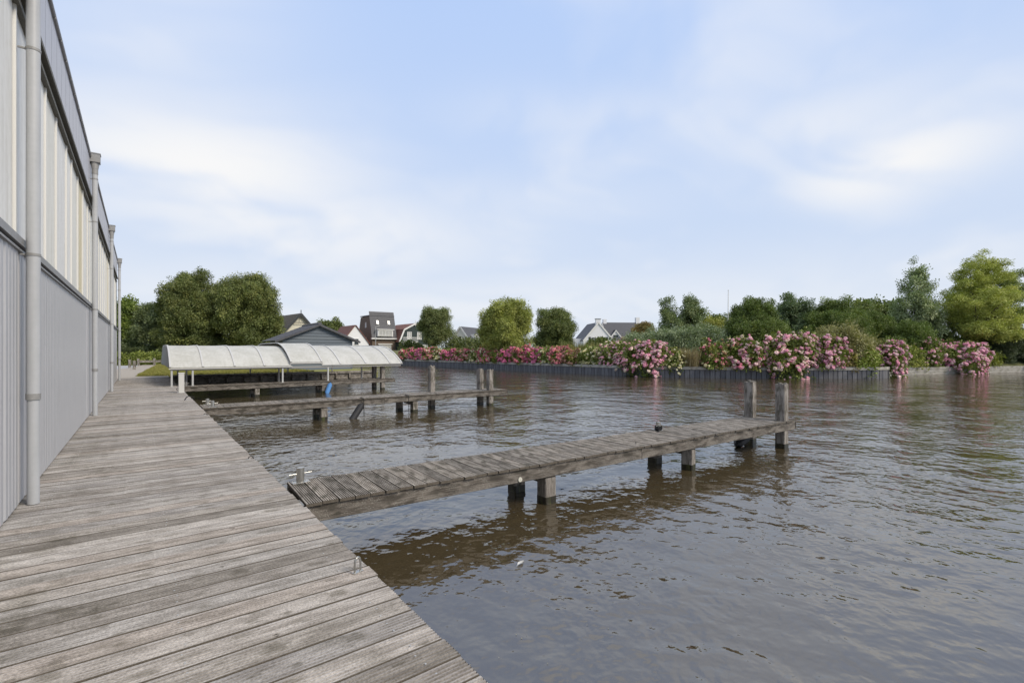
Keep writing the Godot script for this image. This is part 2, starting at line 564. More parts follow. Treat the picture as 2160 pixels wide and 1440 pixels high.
# ------------------------------------------------------------------ sky
func sky_image() -> Image:
	var w := 1024
	var h := 512
	var nz := FastNoiseLite.new()
	nz.seed = 7
	nz.frequency = 1.0
	nz.fractal_octaves = 6
	nz.fractal_gain = 0.58
	var hz := FastNoiseLite.new()
	hz.seed = 19
	hz.frequency = 0.9
	hz.fractal_octaves = 3
	var im := Image.create(w, h, false, Image.FORMAT_RGBF)
	# cloud banks seen in the photograph: azimuth from -Z (deg), elevation, half sizes, strength
	var banks := [[6.0, 17.5, 17.0, 7.0, 1.0], [15.0, 13.0, 22.0, 4.5, 0.8], [7.0, 21.0, 5.0, 2.6, 0.6], [77.5, 17.5, 8.0, 4.4, 0.95], [71.0, 22.5, 11.0, 3.2, 0.55], [50.0, 26.0, 18.0, 2.2, 0.3], [-2.0, 30.0, 14.0, 9.0, 0.55], [30.0, 5.0, 70.0, 4.5, 0.55], [35.0, 17.0, 22.0, 3.0, 0.3]]
	for y in h:
		var el := (0.5 - (y + 0.5) / h) * PI
		var se := sin(el)
		var ce := cos(el)
		var eld := rad_to_deg(el)
		for x in w:
			var az := wrapf((x + 0.5) / w * TAU, -PI, PI)      # from -Z towards +X
			var c: Vector3
			if eld < -1.0:
				c = Vector3(0.45, 0.46, 0.46)
			else:
				var d := Vector3(sin(az) * ce, maxf(se, 0.0), -cos(az) * ce)
				var up := clampf(se / 0.6, 0.0, 1.0)
				c = Vector3(0.73, 0.80, 0.885).lerp(Vector3(0.475, 0.63, 0.945), pow(up, 0.7))
				var far := d / (d.y + 0.25)
				var big := hz.get_noise_3d(far.x * 0.8, 3.0, far.z * 0.8)
				var fine := nz.get_noise_3d(far.x * 1.1 + big * 0.8, 9.0, far.z * 2.2 + big * 0.8)
				var cloud := clampf(0.15 + 0.62 * smoothstep(0.5, 0.68, se) + big * 0.7 + fine * 0.4, 0.0, 1.0)
				cloud = cloud * cloud * (3.0 - 2.0 * cloud) * 0.75
				var azd := rad_to_deg(az)
				for b in banks:
					var dx: float = (azd - b[0] + fine * 6.0) / b[2]
					var dy: float = (eld - b[1] + big * 2.0 + fine * 2.2) / b[3]
					var r := dx * dx + dy * dy
					if r < 4.0:
						cloud = maxf(cloud, b[4] * exp(-r * 1.1) * clampf(0.92 + fine * 0.9, 0.2, 1.0))
				c = c.lerp(Vector3(0.94, 0.94, 0.945), clampf(cloud, 0.0, 1.0))
			im.set_pixel(x, y, Color(c.x, c.y, c.z) * 0.5)
	return im

# ------------------------------------------------------------------ plants
func leaf_cluster(cnt: int, rad: float, ln: float, wd: float, droop: float, sd: int) -> ArrayMesh:
	var r := RandomNumberGenerator.new()
	r.seed = sd
	var b := MB.new()
	for k in cnt:
		var d := Vector3(r.randfn(), r.randfn(), r.randfn()).normalized()
		var p := d * rad * pow(r.randf(), 0.5)
		var dir := (d + Vector3(r.randfn(), r.randfn(), r.randfn()) * 0.5 + Vector3(0, -droop, 0)).normalized()
		var s := dir.cross(Vector3(r.randfn() * 0.5, 1, r.randfn() * 0.5)).normalized() * wd * 0.5
		var l := ln * r.randf_range(0.7, 1.2)
		var mid := p + dir * l * 0.5 + Vector3(0, wd * 0.18, 0)
		b.quad(p, mid + s, p + dir * l, mid - s)
	return b.mesh()

func head_mesh(sd: int) -> ArrayMesh:   # rounded flower head
	var r := RandomNumberGenerator.new()
	r.seed = sd
	var b := MB.new()
	var rows := 4
	var cols := 7
	var pt := []
	for y in rows + 1:
		var line := []
		for x in cols:
			var th := PI * 0.62 * y / rows
			var ph := TAU * (x + 0.5 * (y % 2)) / cols
			line.append(Vector3(sin(th) * cos(ph), cos(th) * 0.82, sin(th) * sin(ph)) * r.randf_range(0.82, 1.12))
		pt.append(line)
	for y in rows:
		for x in cols:
			b.quad(pt[y][x], pt[y][(x + 1) % cols], pt[y + 1][(x + 1) % cols], pt[y + 1][x])
	return b.mesh()

func tuft_mesh(cnt: int, ln: float, wd: float, spread: float, sd: int) -> ArrayMesh:
	var r := RandomNumberGenerator.new()
	r.seed = sd
	var b := MB.new()
	for k in cnt:
		var a := r.randf() * TAU
		var o := Vector3(cos(a), 0, sin(a)) * spread * r.randf() * 0.4
		var tip := o + Vector3(cos(a) * spread * r.randf(), ln * r.randf_range(0.6, 1.1), sin(a) * spread * r.randf())
		var s := Vector3(-sin(a), 0, cos(a)) * wd * 0.5
		var mid := o.lerp(tip, 0.55) + Vector3(0, ln * 0.1, 0)
		b.tri(o - s, o + s, mid)
		b.tri(mid - s * 0.8, mid + s * 0.8, tip)
		b.tri(o - s, mid + s * 0.8, mid - s * 0.8)
	return b.mesh()

var L := {}
func leaves() -> void:
	L.broad = leaf_cluster(26, 0.42, 0.24, 0.16, 0.25, 1)
	L.fine = leaf_cluster(34, 0.4, 0.17, 0.10, 0.1, 2)
	L.willow = leaf_cluster(36, 0.4, 0.26, 0.055, 0.35, 3)
	L.dense = leaf_cluster(44, 0.3, 0.13, 0.06, -0.25, 4)
	L.hyd = leaf_cluster(22, 0.26, 0.17, 0.12, 0.2, 5)
	L.spray = leaf_cluster(34, 0.45, 0.2, 0.1, 0.05, 6)
	L.head = head_mesh(7)
	L.tuft = tuft_mesh(14, 0.12, 0.02, 0.1, 8)
	L.tall = tuft_mesh(22, 1.0, 0.035, 0.4, 9)

func vary(c: Vector3, alt: Vector3, k: float) -> Color:
	var q := c.lerp(alt, rng.randf() * rng.randf() * k) * rng.randf_range(0.85, 1.17)
	return Color(q.x, q.y, q.z)

func rand_basis(s: float) -> Basis:
	return Basis(Vector3(rng.randfn(), rng.randfn(), rng.randfn()).normalized(), rng.randf() * TAU).scaled(Vector3.ONE * s)

# crown: list of [centre, radii, number of boughs, bough radius]; n leaf clusters in all
func tree(nm: String, label: String, category: String, group: String, pos: Vector3, crown: Array, leaf: Mesh, n: int, col: Vector3, alt: Vector3, trunk_r: float, fork_y: float, flat := 1.0, cs := 1.0, lean := Vector3.ZERO) -> Node3D:
	var t := thing(nm, label, category, pos, 0.0, group)
	var boughs := []
	var wsum := 0.0
	for c in crown:
		for k in int(c[2]):
			var d := Vector3(rng.randfn(), rng.randfn() * 0.9 + 0.12, rng.randfn()).normalized()
			var q := rng.randf_range(0.5, 1.0)
			var r: float = c[3] * rng.randf_range(0.75, 1.25) * lerpf(1.25, 0.75, (q - 0.5) / 0.5)
			boughs.append([c[0] + d * c[1] * q, r])
			wsum += r * r
	var xf := []
	var cl := []
	for b in boughs:
		var m := int(round(n * b[1] * b[1] / wsum * rng.randf_range(0.7, 1.3)))
		var tone := rng.randf_range(0.85, 1.15)
		var hue := rng.randf()
		for k in m:
			var d := Vector3(rng.randfn(), rng.randfn() * 0.9 + 0.25, rng.randfn()).normalized()
			var p: Vector3 = b[0] + d * b[1] * pow(rng.randf(), 0.3) * Vector3(1, flat, 1) + lean * rng.randf() * 0.3
			var size := rng.randf_range(0.75, 1.25) * cs
			if k % 14 == 0:
				p = b[0] + d * b[1] * rng.randf_range(1.05, 1.45) * Vector3(1, flat, 1)      # stray twigs
				size *= 0.6
			var bs := rand_basis(size)
			if flat < 1.0: bs = Basis.from_scale(Vector3(1, 0.6, 1)) * bs
			xf.append(Transform3D(bs, p))
			var v := vary(col, alt, 0.5 + hue * 0.5)
			cl.append(Color(v.r * tone, v.g * tone, v.b * tone) * 2.15)
	multi(t, "crown", leaf, M.leaf, xf, cl)
	if trunk_r > 0.0:
		var tb := MB.new()
		var top: Vector3 = Vector3(rng.randf_range(-0.15, 0.15), fork_y, rng.randf_range(-0.15, 0.15))
		tb.cyl(Vector3(0, -0.1, 0), top * 0.5, trunk_r * 1.25, trunk_r, 9, false)
		tb.cyl(top * 0.5, top, trunk_r, trunk_r * 0.85, 9, false)
		part(t, "trunk", tb, M.bark)
		var lb := MB.new()
		for k in mini(boughs.size(), 14):
			var e: Vector3 = boughs[(k * 7) % boughs.size()][0]
			var mid := top.lerp(e, 0.5) + Vector3(0, 0.1 * e.distance_to(top), 0)
			lb.cyl(top, mid, trunk_r * 0.5, trunk_r * 0.26, 6, false)
			lb.cyl(mid, e, trunk_r * 0.26, trunk_r * 0.06, 5, false)
		part(t, "limbs", lb, M.bark)
	return t

# low plant: dome of leaves over stems, with or without flower heads
func bush(nm: String, label: String, category: String, group: String, pos: Vector3, rad: Vector3, leaf: Mesh, n: int, col: Vector3, alt: Vector3, heads := 0, hc := [], hr := 0.1, skirt := 0.0, leafscale := 1.0) -> Node3D:
	var t := thing(nm, label, category, pos, 0.0, group)
	var ph := rng.randf() * 50.0
	var shape := func(d: Vector3) -> float:
		return 1.0 + 0.42 * PXN.get_noise_3d(d.x * 60.0 + ph, d.y * 60.0, d.z * 60.0) + 0.22 * PXN.get_noise_3d(d.x * 170.0 + ph, d.y * 170.0, d.z * 170.0)
	var xf := []
	var cl := []
	for k in n:
		var d := Vector3(rng.randfn(), absf(rng.randfn()) * (1.0 if rng.randf() > skirt else -0.7), rng.randfn()).normalized()
		var p: Vector3 = d * rad * shape.call(d) * rng.randf_range(0.72, 1.0)
		xf.append(Transform3D(rand_basis(rng.randf_range(0.75, 1.2) * leafscale), p))
		cl.append(vary(col, alt, 1.0) * 1.45)
	multi(t, "foliage", leaf, M.leaf, xf, cl)
	if heads > 0:
		var hx := []
		var hl := []
		var blot := rng.randf() * 30.0
		while hx.size() < heads:
			var d := Vector3(rng.randfn(), absf(rng.randfn()) * (1.0 if rng.randf() > skirt else -0.7), rng.randfn()).normalized()
			if PXN.get_noise_3d(d.x * 110.0 + blot, d.y * 110.0, d.z * 110.0) < -0.06: continue
			var p: Vector3 = d * rad * shape.call(d) * rng.randf_range(0.96, 1.05)
			var up := (d + Vector3(0, 0.7, 0) + Vector3(rng.randfn(), rng.randfn(), rng.randfn()) * 0.25).normalized()
			var side := up.cross(Vector3(0.31, 0.2, 0.93)).normalized()
			var r := hr * lerpf(0.45, 1.3, pow(rng.randf(), 0.7))
			hx.append(Transform3D(Basis(side, up, side.cross(up)).scaled(Vector3.ONE * r), p))
			var c: Vector3 = hc[rng.randi() % hc.size()]
			hl.append(Color(c.x, c.y, c.z) * rng.randf_range(0.85, 1.3))
		multi(t, "flower_heads", L.head, M.petal, hx, hl)
	var sb := MB.new()
	for k in 9:
		var a := rng.randf() * TAU
		var q := Vector3(cos(a) * rad.x * 0.6, rad.y * 0.75, sin(a) * rad.z * 0.6)
		sb.cyl(Vector3(cos(a) * 0.12, -0.25, sin(a) * 0.12), q, 0.025, 0.012, 5, false)
	part(t, "stems", sb, M.dry_stem)
	return t

func grass_clump(label: String, pos: Vector3, w: float, dp: float, ht: float, n: int, col: Vector3, alt: Vector3, nm := "grass_clump") -> Node3D:
	var t := thing(nm, label, "grass", pos)
	var xf := []
	var cl := []
	for k in n:
		var p := Vector3(rng.randf_range(-w, w) * 0.5, -0.05, rng.randf_range(-dp, dp) * 0.5)
		var s := ht * rng.randf_range(0.65, 1.15)
		xf.append(Transform3D(Basis(Vector3.UP, rng.randf() * TAU).scaled(Vector3(s * 0.8, s, s * 0.8)), p))
		cl.append(vary(col, alt, 1.0))
	multi(t, "blades", L.tall, M.blade, xf, cl)
	return t

# ------------------------------------------------------------------ boardwalk and jetties
func ribbed(length: float, width: float, ribs: int, uv0: Vector2, uneven := 0.0) -> ArrayMesh:   # plank along local x, top at y = 0
	var b := MB.new()
	var pr := PackedVector2Array()          # z, y
	var pitch := width / ribs
	pr.append(Vector2(width * 0.5, -0.030))
	for k in ribs:
		var z := width * 0.5 - k * pitch
		if k == 0: pr.append(Vector2(z - 0.0005, -0.004))
		pr.append(Vector2(z - (0.0026 if k == 0 else 0.0008), 0.0))
		if k < ribs - 1:
			pr.append(Vector2(z - pitch * 0.56, 0.0))
			pr.append(Vector2(z - pitch * 0.60, -0.008))
			pr.append(Vector2(z - pitch * 0.95, -0.008))
	pr.append(Vector2(-width * 0.5 + 0.0026, 0.0))
	pr.append(Vector2(-width * 0.5 + 0.0005, -0.004))
	pr.append(Vector2(-width * 0.5, -0.030))
	var h := length * 0.5
	var uu := length / 2.4
	var e := MB.new()
	for k in pr.size():
		var a := pr[k]
		var c := pr[(k + 1) % pr.size()]
		var m: MB = e if (k == 0 or k == 1 or k >= pr.size() - 3 or (a.y < -0.007 and c.y < -0.007)) else b  # groove bottoms take the dark surface too: dirt with groove shade in its colour
		m.quad(Vector3(-h - uneven, a.y, a.x), Vector3(h, a.y, a.x), Vector3(h, c.y, c.x), Vector3(-h - uneven, c.y, c.x), uv0 + Vector2(0, a.x / 0.6), uv0 + Vector2(uu, a.x / 0.6), uv0 + Vector2(uu, c.x / 0.6), uv0 + Vector2(0, c.x / 0.6))
	for sg in [-1.0, 1.0]:
		var x: float = sg * h
		e.quad(Vector3(x, -0.03, -sg * -width * 0.5), Vector3(x, -0.03, -sg * width * 0.5), Vector3(x, -0.001, -sg * width * 0.5), Vector3(x, -0.001, -sg * -width * 0.5), uv0, uv0 + Vector2(0.1, 0), uv0 + Vector2(0.1, 0.06), uv0 + Vector2(0, 0.06))
	var mesh := b.mesh()
	var arr := []
	arr.resize(Mesh.ARRAY_MAX)
	arr[Mesh.ARRAY_VERTEX] = e.v
	arr[Mesh.ARRAY_NORMAL] = e.n
	arr[Mesh.ARRAY_TEX_UV] = e.t
	arr[Mesh.ARRAY_INDEX] = e.i
	mesh.add_surface_from_arrays(Mesh.PRIMITIVE_TRIANGLES, arr)
	return mesh

func plank(parent: Node3D, mesh: Mesh, m: Material, xf: Transform3D) -> void:
	var o := MeshInstance3D.new()
	o.name = numbered("plank", parent)
	o.mesh = mesh
	o.set_surface_override_material(0, m)
	o.set_surface_override_material(1, M.board_grime_and_shade)
	parent.add_child(o, true)
	o.transform = xf

func boardwalk() -> void:
	var t := Node3D.new()
	t.name = numbered("boardwalk")
	add_child(t)
	t.set_meta("kind", "structure")
	var meshes := []
	for k in 10:
		meshes.append(ribbed(2.24 + 0.008 * (k % 3), 0.168, 7, Vector2(rng.randf(), rng.randf()), 0.0))
	var z := 1.6
	var screws := MB.new()
	var k := 0
	while z > -32.9:
		var w := 0.177 + rng.randf_range(-0.0015, 0.0025)
		var m: int = [0, 1, 2, 3, 0, 4, 5, 6, 7, 1, 3, 2][rng.randi() % 12]
		var xf := Transform3D(Basis(Vector3.UP, rng.randf_range(-0.0012, 0.0012)) * Basis(Vector3.RIGHT, rng.randf_range(-0.014, 0.014)), Vector3(0.125 + rng.randf_range(-0.008, 0.008), DECK + rng.randf_range(-0.002, 0.002), z))
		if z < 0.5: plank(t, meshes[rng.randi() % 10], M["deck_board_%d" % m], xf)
		if z < -1.2 and z > -12.0:
			for x in [-0.72, 0.17, 1.08]:
				for dz in [-0.043, 0.043]:
					var c := Vector3(x + rng.randf_range(-0.012, 0.012), DECK - 0.001, z + dz)
					screws.cyl(c, c + Vector3(0, 0.0022, 0), 0.0058, 0.0052, 7)
		z -= w
		k += 1
	var so := part(t, "screws", screws, M.galvanised)
	so.set_meta("kind", "stuff")
	var uv := 0.0
	for x in [-0.72, 0.17, 1.08]:
		for s in 8:
			var bb := MB.new()
			bb.bar(Vector3.ZERO, Vector3(4.16, 0.16, 0.09), 0.006, Vector2(uv, uv * 0.7))
			uv += 0.37
			part(t, "joist", bb, M.beam, Transform3D(Basis(Vector3.UP, PI / 2), Vector3(x, DECK - 0.112, -1.6 - s * 4.17)))
	for s in 12:
		for x in [-0.7, 1.06]:
			var pb := MB.new()
			pb.bar(Vector3.ZERO, Vector3(1.9, 0.17, 0.17), 0.012, Vector2(rng.randf(), rng.randf()))
			part(t, "pile", pb, M.pile, Transform3D(Basis(Vector3.BACK, PI / 2), Vector3(x, DECK - 0.194 - 0.95, -0.9 - s * 2.85)))

func pile(parent: Node3D, x: float, z: float, top: float, side: float, yaw: float, ragged := false) -> void:
	var b := MB.new()
	var bs := Basis(Vector3.UP, yaw) * Basis(Vector3.BACK, PI / 2)
	var low := 0.10
	b.bar(Vector3(0, (top + low) * 0.5, 0), Vector3(top - low, side, side), 0.012, Vector2(rng.randf(), rng.randf()), bs)
	if ragged:                                                   # weathered, splintered head
		for k in 7:
			var o := Vector3(rng.randf_range(-0.4, 0.4) * side, 0, rng.randf_range(-0.4, 0.4) * side).rotated(Vector3.UP, yaw)
			var hh := rng.randf_range(0.012, 0.035)
			b.box(Vector3(o.x, top + hh * 0.5 - 0.002, o.z), Vector3(side * 0.26, hh, side * 0.3), Basis(Vector3.UP, yaw + rng.randf_range(-0.1, 0.1)))
	var o := part(parent, "pile", b, M.pile, at(Vector3(x, 0, z)))
	var w := MB.new()
	w.bar(Vector3(0, -0.42 + low * 0.5, 0), Vector3(0.84 + low, side + 0.005, side + 0.005), 0.012, Vector2(rng.randf(), rng.randf()), bs)
	part(o, "wet_algae_band", w, M.wet_wood)

func jetty(label: String, pos: Vector3, yaw: float, length: float, width: float, piles: Array) -> Node3D:
	var t := thing("jetty", label, "jetty", pos, yaw, "jetties reaching out from the boardwalk")
	var meshes := []
	for k in 8:
		meshes.append(ribbed(width + 0.02 * (k % 2), 0.15, 7, Vector2(rng.randf(), rng.randf())))
	var x := 0.085
	while x < length - 0.06:
		var bs := Basis(Vector3.UP, PI / 2 + rng.randf_range(-0.004, 0.004)) * Basis(Vector3.RIGHT, rng.randf_range(-0.012, 0.012))
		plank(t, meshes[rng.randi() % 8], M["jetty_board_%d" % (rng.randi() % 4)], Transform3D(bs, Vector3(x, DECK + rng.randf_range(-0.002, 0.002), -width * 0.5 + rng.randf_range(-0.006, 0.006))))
		x += 0.161
	for z in [-0.055, -width + 0.055]:
		var half := length * 0.5
		for s in 2:
			var b := MB.new()
			b.bar(Vector3.ZERO, Vector3(half - 0.01, 0.17, 0.07), 0.006, Vector2(rng.randf(), rng.randf()))
			part(t, "beam", b, M.beam, at(Vector3(half * (s + 0.5), DECK - 0.032 - 0.085, z)))
	var e := MB.new()
	e.bar(Vector3.ZERO, Vector3(width - 0.02, 0.15, 0.03), 0.004, Vector2(0.3, 0.2))
	part(t, "end_board", e, M.beam, at(Vector3(length + 0.012, DECK - 0.11, -width * 0.5), PI / 2))
	for p in piles:   # x, z, top, yaw
		var tall: bool = p[2] > DECK
		pile(t, p[0], p[1], p[2], 0.19 if not tall else 0.195, p[3], tall)
		if not tall and p[1] > -0.3:
			var cb := MB.new()
			cb.bar(Vector3.ZERO, Vector3(width - 0.3, 0.12, 0.07), 0.005, Vector2(rng.randf(), rng.randf()))
			part(t, "cross_beam", cb, M.beam, at(Vector3(p[0], DECK - 0.27, -width * 0.5), PI / 2))
	return t

func bollard(label: String, pos: Vector3, yaw: float, rope := false) -> void:
	var t := thing("mooring_bollard", label, "bollard", pos, yaw, "steel mooring bollards on the jetties")
	var b := MB.new()
	b.cyl(Vector3(0, 0.008, 0), Vector3(0, 0.165, 0), 0.043, 0.043, 20)
	b.cyl(Vector3(0, 0.165, 0), Vector3(0, 0.168, 0), 0.043, 0.038, 20)
	part(t, "post", b, M.stainless)
	var p := MB.new()
	p.bar(Vector3(0, 0.004, 0), Vector3(0.19, 0.009, 0.11), 0.002)
	part(t, "base_plate", p, M.stainless)
	for sx in [-0.075, 0.075]:
		for sz in [-0.038, 0.038]:
			var s := MB.new()
			s.cyl(Vector3(sx, 0.008, sz), Vector3(sx, 0.016, sz), 0.008, 0.007, 6)
			part(t, "bolt", s, M.galvanised)
	var c := MB.new()
	c.cyl(Vector3(-0.125, 0.1, 0), Vector3(0.125, 0.1, 0), 0.0085, 0.0085, 10)
	part(t, "cross_bar", c, M.stainless)
	if rope:
		var r := MB.new()
		for k in 5:
			var pts := []
			for q in 17:
				var a := TAU * q / 12.0
				pts.append(Vector3(cos(a) * (0.058 + 0.006 * (k % 3) + 0.012 * sin(a * 2 + k)), 0.02 + k * 0.017 + 0.006 * sin(a + k), sin(a) * (0.058 + 0.006 * (k % 2))))
			r.tube(pts, 0.0095, 6)
		r.tube([Vector3(-0.06, 0.03, 0.03), Vector3(-0.11, 0.04, 0.05), Vector3(-0.15, 0.012, 0.06), Vector3(-0.17, 0.01, 0.02)], 0.0095, 6)
		part(t, "rope", r, M.black_rope)

# ------------------------------------------------------------------ boat hall on the left
func hall() -> void:
	var t := thing("boat_hall", "long grey corrugated boat hall with pale translucent upper panels along the boardwalk", "building", Vector3(-0.95, 0, 0))
	var z1 := 2.2
	var z0 := -30.9
	var mid := (z0 + z1) * 0.5
	var ln := z1 - z0
	var core := MB.new()
	core.box(Vector3(-6.13, 3.35, mid), Vector3(12.0, 5.9, ln - 0.1))
	part(t, "wall_core", core, M.cream_render)
	var bays := [z1, 1.35, -6.62, -14.62, -22.62, -30.62]
	for k in bays.size() - 1:
		var za: float = bays[k]
		var zb: float = bays[k + 1]
		if k == 0: continue
		# corrugated lower cladding, one sheet to a bay and a narrow closing sheet at the pipe
		var cuts := [za - 0.012, zb + 0.62, zb + 0.012]
		for c in 2:
			var b := MB.new()
			var z: float = cuts[c] - (0.0 if c == 0 else 0.012)
			var pt := PackedVector2Array()
			while z > cuts[c + 1]:
				for q in [[0.0, 0.0], [0.018, 0.012], [0.112, 0.012], [0.13, 0.0]]:
					var zz: float = z - q[0]
					if zz >= cuts[c + 1]: pt.append(Vector2(q[1] + (0.004 if c == 1 else 0.0), zz))
				z -= 0.138
			pt.append(Vector2(0.0, cuts[c + 1]))
			for q in pt.size() - 1:
				b.quad(Vector3(pt[q].x, 0.60, pt[q].y), Vector3(pt[q + 1].x, 0.60, pt[q + 1].y), Vector3(pt[q + 1].x, 3.05, pt[q + 1].y), Vector3(pt[q].x, 3.05, pt[q].y))
			part(t, "cladding_sheet", b, M.cladding)
		var sb := MB.new()
		sb.prism(PackedVector2Array([Vector2(-0.1, 3.095), Vector2(0.05, 3.085), Vector2(0.052, 3.155), Vector2(-0.1, 3.185)]), zb + 0.004, za - 0.004)
		part(t, "sill_flashing", sb, M.flashing)
		var gk := MB.new()
		gk.box(Vector3(-0.03, 3.07, (za + zb) * 0.5), Vector3(0.06, 0.035, za - zb))
		part(t, "sill_gasket", gk, M.gasket)
		var s2 := MB.new()
		s2.prism(PackedVector2Array([Vector2(-0.02, 3.04), Vector2(0.036, 3.035), Vector2(0.036, 3.055), Vector2(-0.02, 3.06)]), zb + 0.004, za - 0.004)
		part(t, "sill_lip", s2, M.flashing)
		# translucent panels
		var z := za
		var pk := 0
		while z > zb + 0.3:
			var w: float = minf([1.0, 1.2, 1.3, 0.58, 0.98, 1.18, 0.75, 1.05][(pk + k) % 8], z - zb)
			if z - w - zb < 0.3: w = z - zb
			var g := MB.new()
			var y0 := 3.17
			var y1 := 5.42
			var flute := 5
			for q in flute:
				var a := z - 0.03 - (w - 0.06) * q / flute
				var c := z - 0.03 - (w - 0.06) * (q + 0.86) / flute
				var e := z - 0.03 - (w - 0.06) * (q + 1.0) / flute
				g.quad(Vector3(-0.028, y0, a), Vector3(-0.026, y0, c), Vector3(-0.026, y1, c), Vector3(-0.028, y1, a))
				g.quad(Vector3(-0.026, y0, c), Vector3(-0.028, y0, e), Vector3(-0.028, y1, e), Vector3(-0.026, y1, c))
			var tone := 3 if (pk + k * 3) % 8 == 4 else (pk * 5 + k * 2) % 3
			part(t, "translucent_panel", g, M["glazing_%d" % tone])
			var r := MB.new()
			r.prism(PackedVector2Array([Vector2(-0.05, z - 0.034), Vector2(-0.004, z - 0.024), Vector2(-0.004, z + 0.016), Vector2(-0.05, z + 0.026)]), -5.42, -3.17)
			part(t, "panel_joint", r, M.glazing_bar, Transform3D(Basis(Vector3(1, 0, 0), Vector3(0, 0, 1), Vector3(0, -1, 0)), Vector3.ZERO))
			z -= w
			pk += 1
		# dark recess, gutter lip and fascia sheets
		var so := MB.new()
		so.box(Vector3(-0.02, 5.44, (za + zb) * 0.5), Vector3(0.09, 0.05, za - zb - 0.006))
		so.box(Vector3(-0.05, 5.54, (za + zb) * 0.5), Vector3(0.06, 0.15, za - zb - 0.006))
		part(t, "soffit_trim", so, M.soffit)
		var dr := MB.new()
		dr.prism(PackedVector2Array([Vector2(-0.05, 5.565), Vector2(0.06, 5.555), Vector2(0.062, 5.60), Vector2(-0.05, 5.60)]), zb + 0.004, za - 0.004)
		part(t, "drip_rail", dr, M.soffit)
		var fb := MB.new()
		var fz := za
		while fz > zb + 0.02:
			var fw := minf(0.5, fz - zb)
			fb.quad(Vector3(0.03, 5.60, fz), Vector3(0.03, 5.60, fz - fw + 0.012), Vector3(0.03, 6.48, fz - fw + 0.012), Vector3(0.03, 6.48, fz))
			fb.quad(Vector3(0.03, 5.60, fz - fw + 0.012), Vector3(0.029, 5.60, fz - fw), Vector3(0.029, 6.48, fz - fw), Vector3(0.03, 6.48, fz - fw + 0.012))
			fz -= fw
		fb.quad(Vector3(0.03, 5.601, za), Vector3(-0.12, 5.601, za), Vector3(-0.12, 5.601, zb), Vector3(0.03, 5.601, zb))
		part(t, "fascia_sheet", fb, M.fascia)
		var ed := MB.new()
		ed.box(Vector3(-0.06, 6.50, (za + zb) * 0.5), Vector3(0.24, 0.035, za - zb - 0.006))
		ed.box(Vector3(0.045, 6.46, (za + zb) * 0.5), Vector3(0.025, 0.012, za - zb - 0.006))
		var cz := za - 0.3
		while cz > zb:
			ed.box(Vector3(0.052, 6.452, cz), Vector3(0.02, 0.02, 0.035))
			cz -= 0.6
		part(t, "roof_edge", ed, M.flashing)
	var rf := MB.new()
	rf.box(Vector3(-6.2, 6.43, mid), Vector3(12.0, 0.12, ln))
	part(t, "roof", rf, M.lead)
	var ez := MB.new()
	ez.box(Vector3(-5.95, 3.55, z0 + 0.02), Vector3(11.9, 5.9, 0.04))
	part(t, "end_wall", ez, M.cladding)
	for z in [-6.6, -14.6, -22.6, -30.55]:
		var d := Node3D.new()
		d.name = numbered("downpipe", t)
		t.add_child(d, true)
		d.position = Vector3(0.115, 0, z)
		var b := MB.new()
		b.cyl(Vector3(0, DECK + 0.005, 0), Vector3(0, 1.6, 0), 0.047, 0.047, 24, true)
		b.cyl(Vector3(0, 1.6, 0), Vector3(0, 6.25, 0), 0.053, 0.053, 24, true)
		part(d, "pipe", b, M.pvc_pipe)
		var c := MB.new()
		c.cyl(Vector3(0, 1.6, 0), Vector3(0, 1.66, 0), 0.0555, 0.0565, 24)
		part(d, "coupling", c, M.pvc_dark)
		c = MB.new()
		c.cyl(Vector3(0, 6.10, 0), Vector3(0, 6.25, 0), 0.058, 0.058, 24)
		part(d, "coupling", c, M.pvc_dark)
		var hp := MB.new()
		hp.cyl(Vector3(0, 6.22, 0), Vector3(0, 6.37, 0), 0.06, 0.085, 20)
		hp.box(Vector3(-0.005, 6.46, 0), Vector3(0.2, 0.19, 0.2))
		hp.box(Vector3(-0.005, 6.56, 0), Vector3(0.22, 0.02, 0.22))
		part(d, "hopper", hp, M.pvc_dark)
		for y in [3.0, 5.0, 5.98]:
			var br := MB.new()
			br.cyl(Vector3(0, y, 0), Vector3(0, y + 0.025, 0), 0.0575, 0.0575, 20)
			br.box(Vector3(-0.08, y + 0.012, 0), Vector3(0.06, 0.014, 0.02))
			part(d, "bracket", br, M.pvc_dark)

